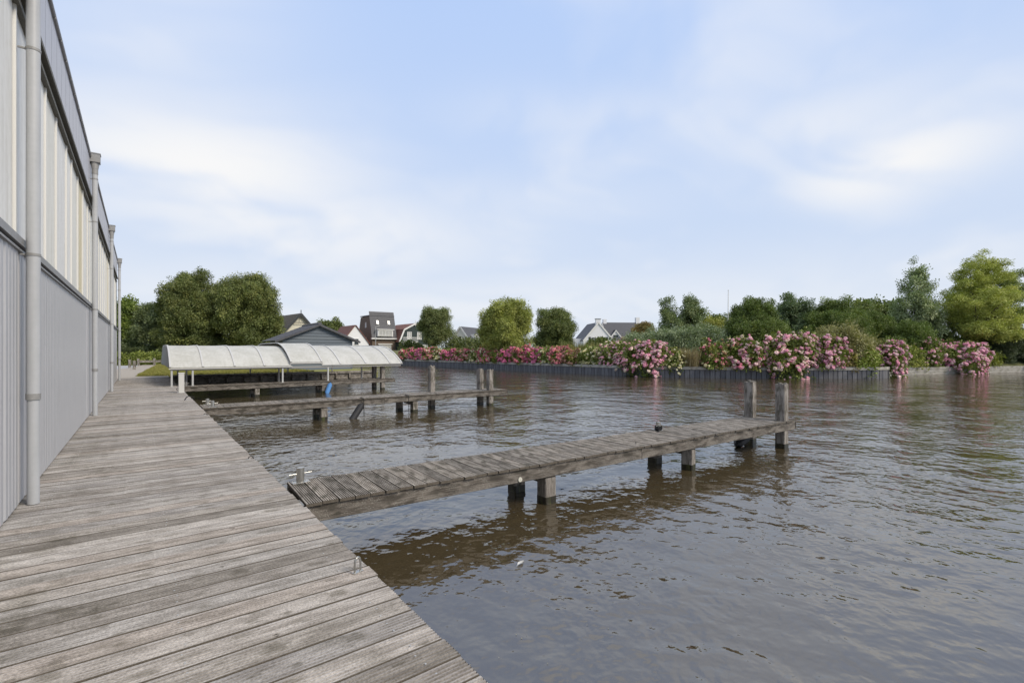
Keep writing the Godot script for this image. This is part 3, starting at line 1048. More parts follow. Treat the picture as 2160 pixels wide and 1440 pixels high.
# ------------------------------------------------------------------ arched boat canopy
func canopy() -> void:
	var t := thing("boat_canopy", "low white arched boat canopy in telescoping sections over the far berth", "canopy", Vector3.ZERO)
	var ribs := [0.95, 2.08, 3.26, 4.43, 5.55, 6.93, 7.83, 9.11, 10.41, 11.07]
	var ny := 28
	var prof := func(u: float, up: float) -> Vector3:       # u from -1 (front edge) to 1 (rear edge)
		var dz := 4.95 * (1.0 - absf(u))
		var k := 1.0 - pow(1.0 - minf(dz / 3.3, 1.0), 2.2)
		return Vector3(0, 1.36 + up + 0.93 * k, -29.05 + u * 4.95)
	for s in ribs.size() - 1:
		var xa: float = ribs[s]
		var xb: float = ribs[s + 1]
		var up := 0.15 if s == 4 else 0.03
		if s == 0 or s == 1 or s == 2 or s == 3: up = 0.0
		var b := MB.new()
		for k in ny:
			var a: Vector3 = prof.call(-cos(PI * k / ny), up)
			var c: Vector3 = prof.call(-cos(PI * (k + 1) / ny), up)
			# front edge lies toward +z
			b.quad(Vector3(xa, a.y, -58.1 - a.z), Vector3(xb, a.y, -58.1 - a.z), Vector3(xb, c.y, -58.1 - c.z), Vector3(xa, c.y, -58.1 - c.z))
			b.quad(Vector3(xa, c.y - 0.02, -58.1 - c.z), Vector3(xb, c.y - 0.02, -58.1 - c.z), Vector3(xb, a.y - 0.02, -58.1 - a.z), Vector3(xa, a.y - 0.02, -58.1 - a.z))
		part(t, "roof_panel", b, M.canopy_sheet)
	var ep := MB.new()
	for k in ny:
		var a: Vector3 = prof.call(-cos(PI * k / ny), 0.0)
		var c: Vector3 = prof.call(-cos(PI * (k + 1) / ny), 0.0)
		ep.quad(Vector3(0.93, 1.33, -58.1 - a.z), Vector3(0.93, 1.33, -58.1 - c.z), Vector3(0.93, c.y, -58.1 - c.z), Vector3(0.93, a.y, -58.1 - a.z))
	part(t, "end_panel", ep, M.lead)
	for s in ribs.size():
		var up := 0.15 if (s == 4 or s == 5) else (0.0 if s < 4 else 0.03)
		var b := MB.new()
		var x: float = ribs[s]
		for k in ny:
			var a: Vector3 = prof.call(-cos(PI * k / ny), up + 0.012)
			var c: Vector3 = prof.call(-cos(PI * (k + 1) / ny), up + 0.012)
			var pa := Vector3(x, a.y, -58.1 - a.z)
			var pc := Vector3(x, c.y, -58.1 - c.z)
			var dx := Vector3(0.032, 0, 0)
			var nn := Vector3(0, pc.z - pa.z, -(pc.y - pa.y)).normalized() * (0.02 if pc.z < pa.z else -0.02)
			if nn.y < 0: nn = -nn
			b.quad(pa - dx + nn, pa + dx + nn, pc + dx + nn, pc - dx + nn)
			b.quad(pa - dx - nn, pc - dx - nn, pc + dx - nn, pa + dx - nn)
			b.quad(pa + dx - nn, pc + dx - nn, pc + dx + nn, pa + dx + nn)
			b.quad(pa - dx - nn, pa - dx + nn, pc - dx + nn, pc - dx - nn)
		part(t, "rib", b, M.canopy_frame)
	for e in [[0.9, 5.6, 1.33], [5.5, 7.0, 1.48], [6.95, 11.12, 1.39]]:
		for z in [-24.12, -33.98]:
			var b := MB.new()
			b.bar(Vector3((e[0] + e[1]) * 0.5, e[2] - 0.02, z), Vector3(e[1] - e[0], 0.045, 0.05), 0.004)
			part(t, "edge_trim", b, M.canopy_frame)
	for z in [-24.2, -33.9]:
		var b := MB.new()
		b.bar(Vector3(6.0, 1.27, z), Vector3(10.1, 0.07, 0.07), 0.005)
		part(t, "rail", b, M.canopy_rail)
	for p in [[1.0, -24.2], [1.72, -24.2], [5.2, -24.2], [7.25, -24.2], [1.55, -24.95], [5.2, -24.95], [9.2, -24.95]]:
		var b := MB.new()
		b.bar(Vector3.ZERO, Vector3(1.24 - DECK, 0.07, 0.07), 0.006, Vector2.ZERO, Basis(Vector3.BACK, PI / 2))
		b.box(Vector3(0, -(1.24 - DECK) * 0.5 + 0.006, 0), Vector3(0.15, 0.01, 0.13))
		part(t, "post", b, M.galvanised if p[1] > -24.5 else M.canopy_rail, at(Vector3(p[0], (1.24 + DECK) * 0.5 + 0.002, p[1])))
		if p[1] < -24.5:
			var c := MB.new()
			c.bar(Vector3(p[0], 1.25, -24.58), Vector3(0.75, 0.05, 0.05), 0.004, Vector2.ZERO, Basis(Vector3.UP, PI / 2))
			part(t, "tie_bar", c, M.canopy_rail)
	for x in [1.7, 5.45, 7.65, 10.5]:
		var b := MB.new()
		b.bar(Vector3.ZERO, Vector3(0.63, 0.08, 0.08), 0.006, Vector2.ZERO, Basis(Vector3.BACK, PI / 2))
		part(t, "post", b, M.canopy_rail, at(Vector3(x, DECK + 0.035 + 0.315, -34.1)))

func retaining_wall() -> void:
	var t := thing("timber_retaining_wall", "dark timber retaining wall holding the lawn behind the white canopy", "wall", Vector3(0, 0, -34.3))
	for s in 4:
		var b := MB.new()
		b.bar(Vector3.ZERO, Vector3(3.08, 0.16, 0.26), 0.01, Vector2(rng.randf(), rng.randf()))
		part(t, "cap_beam", b, M.beam if s < 2 else M.pile, at(Vector3(1.35 + 1.55 + s * 3.1, DECK - 0.05, 0.05)))
	for k in 14:
		pile(t, 1.4 + k * 0.94, 0.14, DECK - 0.132, 0.11, 0.0)
	for r in 3:
		for s in 3:
			var b := MB.new()
			b.bar(Vector3.ZERO, Vector3(4.12, 0.18, 0.05), 0.006, Vector2(rng.randf(), rng.randf()))
			part(t, "board", b, M.pile, at(Vector3(1.35 + 2.07 + s * 4.13, 0.35 - r * 0.187, 0.03)))

func hut() -> void:
	var t := thing("boat_hut", "blue grey timber hut with dark tiled gable roof behind the white canopy", "shed", Vector3(10.9, 0.56, -38.7))
	var hw := 2.54
	var ev := 2.36
	var pk := 3.42
	var core := MB.new()
	core.prism(PackedVector2Array([Vector2(-hw + 0.03, 0), Vector2(hw - 0.03, 0), Vector2(hw - 0.03, ev), Vector2(0, pk - 0.03), Vector2(-hw + 0.03, ev)]), -4.5, -0.03)
	part(t, "wall_core", core, M.blue_boards)
	var y := 0.0
	var k := 0
	while y < pk - 0.12:
		var y1 := y + 0.232
		var w0 := hw if y <= ev else hw * (pk - y) / (pk - ev)
		var w1 := hw if y1 <= ev else maxf(0.02, hw * (pk - y1) / (pk - ev))
		var b := MB.new()
		b.quad(Vector3(-w0, y, 0.05), Vector3(w0, y, 0.05), Vector3(w1, y1, 0.0), Vector3(-w1, y1, 0.0))
		b.quad(Vector3(-w0, y, -0.028), Vector3(w0, y, -0.028), Vector3(w0, y, 0.05), Vector3(-w0, y, 0.05))
		part(t, "board", b, M.blue_boards if k % 3 != 1 else M.blue_boards_pale)
		if y < ev - 0.1:
			var c := MB.new()
			c.quad(Vector3(-hw - 0.02, y, -4.5), Vector3(-hw - 0.02, y, 0.0), Vector3(-hw, minf(y1, ev), 0.0), Vector3(-hw, minf(y1, ev), -4.5))
			part(t, "side_board", c, M.grey_boards)
		y += 0.235
		k += 1
	for x in [-hw, hw]:
		var b := MB.new()
		b.box(Vector3(x, ev * 0.5, 0.03), Vector3(0.12, ev, 0.05))
		part(t, "corner_board", b, M.blue_boards)
	for sg in [-1.0, 1.0]:
		var b := MB.new()
		var n := 24
		var x1: float = sg * (hw + 0.62)
		var sl := (pk - ev) / hw
		for q in n:
			var za := 0.32 - 5.0 * q / n
			var zb := 0.32 - 5.0 * (q + 1) / n
			var wa := 0.03 * sin(q * PI * 0.999)
			for r in 9:
				var ra := r / 9.0
				var rb := (r + 1) / 9.0
				var xa: float = x1 * ra
				var xb: float = x1 * rb
				var lift := 0.02
				var ya: float = pk + 0.09 - absf(xa) * sl
				var yb: float = pk + 0.09 - absf(xb) * sl
				var zm := (za + zb) * 0.5
				var A := Vector3(xa, ya, za)
				var B := Vector3(xb, yb + lift, za)
				b.quad(A + Vector3(0, 0.0, 0), B, Vector3(xb, yb + lift + 0.035, zm), Vector3(xa, ya + 0.035, zm))
				b.quad(Vector3(xa, ya + 0.035, zm), Vector3(xb, yb + lift + 0.035, zm), Vector3(xb, yb + lift, zb), Vector3(xa, ya, zb))
		part(t, "roof_slope", b, M.grey_tiles)
		var v := MB.new()
		var ang := atan(sl)
		var len := (hw + 0.62) / cos(ang)
		v.bar(Vector3(x1 * 0.5, pk + 0.02 - absf(x1) * 0.5 * sl, 0.3), Vector3(len, 0.14, 0.05), 0.01, Vector2.ZERO, Basis(Vector3.BACK, -sg * ang))
		part(t, "verge_board", v, M.grey_tiles)
	var rd := MB.new()
	for q in 15:
		rd.cyl(Vector3(0, pk + 0.11, 0.34 - q * 0.325), Vector3(0, pk + 0.10, 0.34 - q * 0.325 - 0.34), 0.14, 0.115, 10)
	part(t, "ridge_tiles", rd, M.grey_tiles)

# ------------------------------------------------------------------ houses
func window(parent: Node3D, c: Vector3, w: float, h: float, yaw: float, bars: int, glass := "window_glass", frame := "white_paint", trans := 0.0) -> void:
	var o := Node3D.new()
	o.name = numbered("window", parent)
	parent.add_child(o, true)
	o.position = c
	o.rotation.y = yaw
	var f := MB.new()
	var q := 0.08
	f.box(Vector3(0, h * 0.5, 0.03), Vector3(w + q, q, 0.08))
	f.box(Vector3(0, -h * 0.5, 0.04), Vector3(w + q * 1.8, q, 0.12))
	for x in [-w * 0.5, w * 0.5]: f.box(Vector3(x, 0, 0.03), Vector3(q, h - q, 0.08))
	for k in bars:
		f.box(Vector3(-w * 0.5 + w * (k + 1) / (bars + 1), 0, 0.025), Vector3(q * 0.8, h - q, 0.05))
	if trans > 0.0:
		f.box(Vector3(0, -h * 0.5 + h * trans, 0.026), Vector3(w - q, q * 0.7, 0.05))
	part(o, "frame", f, M[frame])
	var p := MB.new()
	p.box(Vector3(0, 0, 0.004), Vector3(w - 0.02, h - 0.02, 0.016))
	part(o, "pane", p, M[glass])

# profile: roof line from left eave to right eave in the gable plane (x, y); gable faces local +z at z = 0, body runs to -depth
func house(nm: String, label: String, pos: Vector3, yaw: float, profile: PackedVector2Array, depth: float, wall: String, roof: String, verge: String, over := 0.22) -> Node3D:
	var t := thing(nm, label, "house", pos, yaw)
	var poly := PackedVector2Array([Vector2(profile[0].x, -0.6), Vector2(profile[profile.size() - 1].x, -0.6)])
	for k in range(profile.size() - 1, -1, -1): poly.append(profile[k])
	var b := MB.new()
	b.prism(poly, -depth, 0.0)
	part(t, "wall", b, M[wall])
	var n := profile.size()
	for k in n - 1:
		var a := profile[k]
		var c := profile[k + 1]
		var d := (c - a).normalized()
		var up := Vector2(-d.y, d.x)
		var a2 := a
		var c2 := c
		if k == 0: a2 = a - d * over
		if k == n - 2: c2 = c + d * over
		var s := MB.new()
		s.prism(PackedVector2Array([a2 + up * 0.02, c2 + up * 0.02, c2 + up * 0.16, a2 + up * 0.16]), -depth - over, over)
		part(t, "roof_slope", s, M[roof])
		if verge != "":
			var v := MB.new()
			v.prism(PackedVector2Array([a2 - up * 0.12, c2 - up * 0.12, c2 + up * 0.18, a2 + up * 0.18]), over + 0.004, over + 0.07)
			part(t, "verge_board", v, M[verge])
	return t

func add_box(t: Node3D, nm: String, c: Vector3, s: Vector3, m: String, bs := Basis()) -> MeshInstance3D:
	var b := MB.new()
	b.box(c, s, bs)
	return part(t, nm, b, M[m])

func houses() -> void:
	# cream house behind the hut
	var h := house("thatched_house", "cream house with brown thatched gable and finial behind the big tree", Vector3(17.0, 0.8, -69.0), 0.12, PackedVector2Array([Vector2(-3.6, 2.0), Vector2(0, 6.1), Vector2(3.6, 2.0)]), 9.0, "cream_render", "thatch", "dark_paint", 0.3)
	add_box(h, "finial", Vector3(0, 6.0, 0.35), Vector3(0.09, 1.3, 0.07), "dark_paint")
	add_box(h, "collar_beam", Vector3(0, 4.95, 0.33), Vector3(1.9, 0.09, 0.05), "dark_paint")
	window(h, Vector3(0, 2.6, 0.01), 1.1, 1.3, 0.0, 1)
	# white house with the red roof
	h = house("gabled_house", "small white house with a steep reddish brown tiled roof beside the hut", Vector3(33.4, 0.8, -94.0), 0.0, PackedVector2Array([Vector2(-2.7, 2.6), Vector2(0, 6.1), Vector2(2.7, 2.6)]), 8.0, "white_render", "red_tiles", "")
	window(h, Vector3(0.2, 2.9, 0.01), 0.9, 1.2, 0.0, 0)
	window(h, Vector3(0.5, 0.6, 0.01), 1.6, 1.2, 0.0, 1)
	# tall brown house with tiled mansard front
	h = thing("mansard_house", "tall brown brick house with dark tiled mansard front and two skylights", "house", Vector3(40.0, 0.8, -95.4))
	var w := 2.65
	var side := PackedVector2Array([Vector2(-8.2, -0.6), Vector2(0, -0.6), Vector2(0, 3.6), Vector2(-1.5, 8.4), Vector2(-6.4, 8.2), Vector2(-8.2, 3.6)])
	var b := MB.new()
	b.prism(side, -w, w)
	part(h, "wall", b, M.brown_brick, Transform3D(Basis(Vector3.UP, -PI / 2), Vector3.ZERO))
	var rs := MB.new()
	var nrm := Vector3(0, 1.5, 4.8).normalized()
	for r in 14:
		var ya := 3.62 + 4.85 * r / 12.0
		var yb := 3.62 + 4.85 * (r + 1) / 12.0
		var za := -(ya - 3.6) * 1.5 / 4.8
		var zb := -(yb - 3.6) * 1.5 / 4.8
		var ha := w + 0.06
		rs.quad(Vector3(-ha, ya, za + 0.13), Vector3(ha, ya, za + 0.13), Vector3(ha, yb, zb + 0.06), Vector3(-ha, yb, zb + 0.06))
		rs.quad(Vector3(-ha, ya, za), Vector3(ha, ya, za), Vector3(ha, ya, za + 0.13), Vector3(-ha, ya, za + 0.13))
	part(h, "roof_slope", rs, M.slate_roof)
	add_box(h, "roof_cap", Vector3(0, 8.42, -3.95), Vector3(2 * w + 0.2, 0.16, 5.2), "slate_roof")
	add_box(h, "cornice", Vector3(0, 3.62, 0.22), Vector3(2 * w + 0.5, 0.24, 0.5), "white_paint")
	for x in [-1.15, 1.3]:
		var o := Node3D.new()
		o.name = numbered("skylight", h)
		h.add_child(o, true)
		o.transform = Transform3D(Basis(Vector3.RIGHT, -atan(1.5 / 4.8)), Vector3(x, 7.0, -(7.0 - 3.6) * 1.5 / 4.8 + 0.14))
		add_box(o, "frame", Vector3.ZERO, Vector3(0.66, 0.95, 0.08), "lead")
		add_box(o, "pane", Vector3(0, 0, 0.05), Vector3(0.52, 0.8, 0.03), "curtain_glass")
	add_box(h, "dormer", Vector3(0.05, 4.75, -0.05), Vector3(3.3, 1.35, 0.9), "white_paint")
	add_box(h, "dormer_roof", Vector3(0.05, 5.5, 0.0), Vector3(3.7, 0.14, 1.2), "white_paint")
	window(h, Vector3(0.05, 4.75, 0.41), 2.9, 0.95, 0.0, 3, "curtain_glass")
	window(h, Vector3(0.1, 1.6, 0.01), 2.6, 1.3, 0.0, 2, "curtain_glass", "white_paint", 0.62)
	add_box(h, "lintel", Vector3(0.1, 2.5, 0.1), Vector3(3.1, 0.16, 0.2), "white_paint")
	window(h, Vector3(-w - 0.01, 6.5, -3.4), 0.5, 1.0, -PI / 2, 0, "curtain_glass")
	window(h, Vector3(-w - 0.01, 3.4, -3.4), 0.5, 1.0, -PI / 2, 0, "curtain_glass")
	# dark green gambrel house
	h = house("gambrel_house", "dark green boarded house with red gambrel roof, white verges and a balcony", Vector3(46.0, 0.8, -93.6), 0.0, PackedVector2Array([Vector2(-3.5, 3.1), Vector2(-2.5, 5.5), Vector2(0, 6.8), Vector2(2.5, 5.5), Vector2(3.5, 3.1)]), 9.0, "green_boards", "red_tiles", "white_paint")
	for x in [-1.3, 1.0]:
		window(h, Vector3(x, 4.3, 0.01), 0.95, 1.5, 0.0, 1, "curtain_glass", "white_paint", 0.7)
	for x in [-2.6, -1.0]:
		window(h, Vector3(x, 1.4, 0.01), 0.9, 1.9, 0.0, 1, "curtain_glass", "white_paint", 0.75)
	window(h, Vector3(2.2, 1.6, 0.01), 1.5, 1.5, 0.0, 2, "curtain_glass", "white_paint", 0.7)
	var bal := Node3D.new()
	bal.name = numbered("balcony", h)
	h.add_child(bal, true)
	bal.position = Vector3(-1.5, 2.9, 0.55)
	add_box(bal, "floor", Vector3(0, 0, 0), Vector3(3.4, 0.18, 1.1), "white_paint")
	add_box(bal, "handrail", Vector3(0, 1.0, 0.5), Vector3(3.4, 0.08, 0.08), "white_paint")
	for k in 15: add_box(bal, "baluster", Vector3(-1.65 + k * 0.235, 0.53, 0.5), Vector3(0.05, 0.88, 0.05), "white_paint")
	for x in [-1.6, 1.6]: add_box(bal, "post", Vector3(x, -1.6, 0.48), Vector3(0.14, 3.0, 0.14), "white_paint")
	add_box(h, "finial", Vector3(0, 6.95, 0.27), Vector3(0.1, 1.1, 0.08), "white_paint")
	# ivory house with grey roof (gable to the left, slope to the water)
	h = house("dormer_house", "ivory house with grey tiled roof and white dormer left of the tall willow", Vector3(60.2, 1.6, -98.6), -PI / 2 + 0.55, PackedVector2Array([Vector2(-2.9, 2.2), Vector2(0, 6.0), Vector2(2.9, 2.2)]), 10.0, "ivory_render", "grey_tiles", "white_paint", 0.12)
	window(h, Vector3(0, 3.2, 0.01), 0.7, 1.1, 0.0, 0)
	add_box(h, "dormer", Vector3(2.0, 3.6, -3.6), Vector3(1.5, 1.3, 2.4), "white_paint")
	window(h, Vector3(2.76, 3.6, -3.6), 2.0, 1.0, PI / 2, 2, "curtain_glass")
	# white houses on the right
	h = house("white_gable_house", "white house with black shutters in its gable and a grey tiled roof", Vector3(82.6, 2.0, -75.2), -0.55, PackedVector2Array([Vector2(-3.5, 2.2), Vector2(0, 6.3), Vector2(3.5, 2.2)]), 9.5, "white_render", "grey_tiles", "white_paint", 0.1)
	for x in [-1.05, 1.0]:
		window(h, Vector3(x, 2.5, 0.01), 0.9, 1.0, 0.0, 1)
	for x in [-2.05, -0.05, 1.95]: add_box(h, "shutter", Vector3(x, 2.5, 0.05), Vector3(0.5, 1.1, 0.06), "shutter")
	add_box(h, "chimney", Vector3(0, 6.5, -0.5), Vector3(1.1, 1.3, 0.7), "white_render")
	add_box(h, "chimney_cap", Vector3(0, 7.2, -0.5), Vector3(1.35, 0.1, 0.9), "lead")
	add_box(h, "side_wing", Vector3(-4.2, 1.0, -4.6), Vector3(2.2, 3.4, 4.0), "white_render")
	add_box(h, "skylight", Vector3(-1.25, 4.98, -2.6), Vector3(0.7, 0.06, 1.0), "curtain_glass", Basis(Vector3.BACK, atan(4.1 / 3.5)))
	h = house("twin_dormer_house", "white house with long black slate roof, two pointed dormers and two chimneys", Vector3(86.6, 2.0, -77.6), -PI / 2 - 0.55, PackedVector2Array([Vector2(-3.6, 2.4), Vector2(0, 6.5), Vector2(3.6, 2.4)]), 9.0, "white_render", "slate_roof", "white_paint", 0.1)
	add_box(h, "chimney", Vector3(0, 6.6, -0.5), Vector3(0.8, 1.5, 0.8), "white_render")
	add_box(h, "chimney", Vector3(0, 6.9, -8.5), Vector3(0.8, 1.8, 0.9), "white_render")
	for q in [[-2.2, 1.1, 2.1], [-5.2, 0.55, 1.3]]:
		var dn := Node3D.new()
		dn.name = numbered("dormer", h)
		h.add_child(dn, true)
		dn.position = Vector3(2.6, 2.4, q[0])
		dn.rotation.y = PI / 2
		var g := MB.new()
		g.prism(PackedVector2Array([Vector2(-q[1], 0), Vector2(q[1], 0), Vector2(q[1], q[2] * 0.35), Vector2(0, q[2]), Vector2(-q[1], q[2] * 0.35)]), -2.2, 0.6)
		part(dn, "wall", g, M.white_render)
		for sg in [-1.0, 1.0]:
			var an: float = atan2(q[2] * 0.65, q[1])
			add_box(dn, "roof_slope", Vector3(sg * q[1] * 0.55, q[2] * 0.69, -0.7), Vector3(q[1] / cos(an) * 1.25, 0.1, 2.9), "slate_roof", Basis(Vector3.BACK, -sg * an))
			add_box(dn, "verge_board", Vector3(sg * q[1] * 0.55, q[2] * 0.67, 0.78), Vector3(q[1] / cos(an) * 1.25, 0.2, 0.06), "white_paint", Basis(Vector3.BACK, -sg * an))
		add_box(dn, "pane", Vector3(0, q[2] * 0.32, 0.61), Vector3(q[1] * 1.1, q[2] * 0.45, 0.03), "window_glass")

# ------------------------------------------------------------------ banks and ground
func ground_strip(nm: String, line: Array, dir: Vector2, rows: Array, m: Material) -> void:
	var b := MB.new()
	for r in rows.size() - 1:
		for k in line.size() - 1:
			var p := []
			for q in [[k, r], [k + 1, r], [k + 1, r + 1], [k, r + 1]]:
				var a: Vector2 = line[q[0]] + dir * rows[q[1]][0]
				p.append(Vector3(a.x, rows[q[1]][1] + 0.12 * PXN.get_noise_2d(a.x * 12.0, a.y * 12.0) * clampf(rows[q[1]][0], 0.0, 1.0), a.y))
			b.quad(p[0], p[1], p[2], p[3])
	structure(nm, b.mesh(), m)

func setting() -> void:
	var w := MB.new()
	w.quad(Vector3(-60, 0, 60), Vector3(160, 0, 60), Vector3(160, 0, -67), Vector3(-60, 0, -67), Vector2(-60, 60) / 12.0, Vector2(160, 60) / 12.0, Vector2(160, -67) / 12.0, Vector2(-60, -67) / 12.0)
	structure("water", w.mesh(), M.water)
	var g := MB.new()
	g.quad(Vector3(-900, -1.6, 900), Vector3(900, -1.6, 900), Vector3(900, -1.6, -900), Vector3(-900, -1.6, -900))
	structure("ground", g.mesh(), M.mud)
	var l := MB.new()
	l.prism(PackedVector2Array([Vector2(-60, 34.32), Vector2(13.85, 34.32), Vector2(13.85, 66.6), Vector2(-60, 66.6)]), -1.5, DECK - 0.02)
	var lo := structure("lawn", l.mesh(), M.lawn)
	lo.transform = Transform3D(Basis(Vector3.RIGHT, Vector3.FORWARD, Vector3.UP), Vector3.ZERO)
	var pv := MB.new()
	var path := PackedVector2Array([Vector2(-4.5, -34.35), Vector2(1.3, -34.35), Vector2(0.7, -34.62), Vector2(-0.28, -34.8), Vector2(-0.1, -38), Vector2(0.15, -43), Vector2(0.6, -50), Vector2(1.3, -58), Vector2(2.2, -62), Vector2(0.2, -62), Vector2(-0.7, -52), Vector2(-2.0, -47), Vector2(-4.5, -44)])
	var idx := Geometry2D.triangulate_polygon(path)
	for k in range(0, idx.size(), 3):
		var a := path[idx[k]]
		var b := path[idx[k + 1]]
		var c := path[idx[k + 2]]
		pv.tri(Vector3(a.x, DECK + 0.004, a.y), Vector3(b.x, DECK + 0.004, b.y), Vector3(c.x, DECK + 0.004, c.y))
	structure("path", pv.mesh(), M.paving)
	var gv := MB.new()
	gv.quad(Vector3(-14, DECK - 0.005, -44), Vector3(0.3, DECK - 0.005, -44), Vector3(0.3, DECK - 0.005, -60), Vector3(-14, DECK - 0.005, -60))
	structure("gravel_yard", gv.mesh(), M.gravel)
	var ap := MB.new()
	ap.box(Vector3(0.1, DECK - 0.01, -33.63), Vector3(2.3, 0.03, 1.38))
	structure("path_landing", ap.mesh(), M.paving)
	var bank := [Vector2(-400, -66.3), Vector2(-60, -66.3), Vector2(13, -66.3), Vector2(27.5, -66.2), Vector2(28.6, -64), Vector2(29.0, -56), Vector2(29.6, -48), Vector2(30.1, -40), Vector2(30.6, -32), Vector2(31.0, -26), Vector2(31.4, -22.6), Vector2(34.7, -18.9), Vector2(38.4, -15.1), Vector2(42.6, -12.1), Vector2(44.4, -11.6), Vector2(46.2, -12.4), Vector2(48.4, -13.3), Vector2(51.2, -12.5), Vector2(56.6, -10.4), Vector2(66, -6.8), Vector2(80, -1.5), Vector2(150, 25)]
	ground_strip("river_bank", bank, Vector2(0.8, -0.6), [[0.0, -1.4], [0.06, 0.62], [0.5, 0.78], [2.5, 1.2], [5.0, 1.7], [10.0, 1.95], [30.0, 2.0], [400.0, 2.0]], M.bank_soil)
	bank_wall([Vector2(28.2, -65.2), Vector2(28.85, -56), Vector2(29.45, -48), Vector2(29.95, -40), Vector2(30.45, -32), Vector2(30.85, -26), Vector2(31.15, -22.7), Vector2(34.5, -18.75), Vector2(38.25, -14.9), Vector2(42.5, -11.85), Vector2(43.6, -11.5), Vector2(44.5, -11.55), Vector2(45.3, -12.0)])
	var t := thing("low_timber_edge", "low weathered timber bank edge at the right below the yellow green tree", "wall")
	var ln := [Vector2(48.3, -13.2), Vector2(51.1, -12.4), Vector2(56.5, -10.25), Vector2(66, -6.6), Vector2(75, -3.2)]
	for k in ln.size() - 1:
		var a: Vector2 = ln[k]
		var c: Vector2 = ln[k + 1]
		for r in 3:
			var b := MB.new()
			b.bar(Vector3.ZERO, Vector3(a.distance_to(c), 0.2, 0.12 - 0.02 * r), 0.01, Vector2(rng.randf(), rng.randf()))
			part(t, "board", b, M.bank_cap, at(Vector3((a.x + c.x) * 0.5, 0.5 - r * 0.21, (a.y + c.y) * 0.5), -atan2(c.y - a.y, c.x - a.x)))
	# grass on the lawn
	var gt := Node3D.new()
	gt.name = numbered("lawn_grass")
	add_child(gt)
	gt.set_meta("kind", "stuff")
	var xf := []
	var cl := []
	for k in 16000:
		var p := Vector3(rng.randf_range(-0.3, 9.5), DECK - 0.02, rng.randf_range(-34.6, -62))
		var edge := -0.3 + maxf(0.0, -p.z - 36.0) * 0.062
		if p.x < edge + 0.15: continue
		xf.append(Transform3D(Basis(Vector3.UP, rng.randf() * TAU).scaled(Vector3.ONE * rng.randf_range(0.6, 1.3)), p))
		cl.append(vary(Vector3(0.23, 0.225, 0.05), Vector3(0.34, 0.29, 0.10), 1.0))
	var mm := multi(gt, "grass_tufts", L.tuft, M.blade, xf, cl)

func bank_wall(line: Array) -> void:
	var t := thing("bank_wall", "grey upright board bank wall with weathered cap below the hydrangeas", "wall")
	for s in line.size() - 1:
		var a: Vector2 = line[s]
		var c: Vector2 = line[s + 1]
		var bb := MB.new()
		bb.box(Vector3.ZERO, Vector3(a.distance_to(c) + 0.02, 1.2, 0.04))
		part(t, "backing", bb, M.mud, at(Vector3((a.x + c.x) * 0.5 + 0.03, 0.0, (a.y + c.y) * 0.5 - 0.045), -atan2(c.y - a.y, c.x - a.x)))
	var sp := 0.36
	var carry := 0.0
	var k := 0
	var boards := []
	for q in 3:
		var b := MB.new()
		b.bar(Vector3.ZERO, Vector3(1.9, 0.338, 0.07), 0.03, Vector2.ZERO, Basis(Vector3.BACK, PI / 2))
		boards.append(b.mesh())
	for s in line.size() - 1:
		var a: Vector2 = line[s]
		var c: Vector2 = line[s + 1]
		var ln := a.distance_to(c)
		var yaw := -atan2(c.y - a.y, c.x - a.x)
		var d := carry
		while d < ln:
			var p := a.lerp(c, d / ln)
			part(t, "board", boards[k % 3], M.bank_board if (k * 7) % 5 < 3 else M.bank_board_dark, at(Vector3(p.x, -0.32 + rng.randf_range(-0.006, 0.006), p.y), yaw + rng.randf_range(-0.02, 0.02)))
			d += sp
			k += 1
		carry = d - ln
		var n := int(ceil(ln / 3.2))
		for q in n:
			var b := MB.new()
			b.bar(Vector3.ZERO, Vector3(ln / n + (0.0 if q < n - 1 else 0.02), 0.22, 0.18), 0.01, Vector2(rng.randf(), rng.randf()))
			var m := a.lerp(c, (q + 0.5) / n)
			part(t, "cap_plank", b, M.bank_cap, at(Vector3(m.x, 0.72, m.y), yaw))

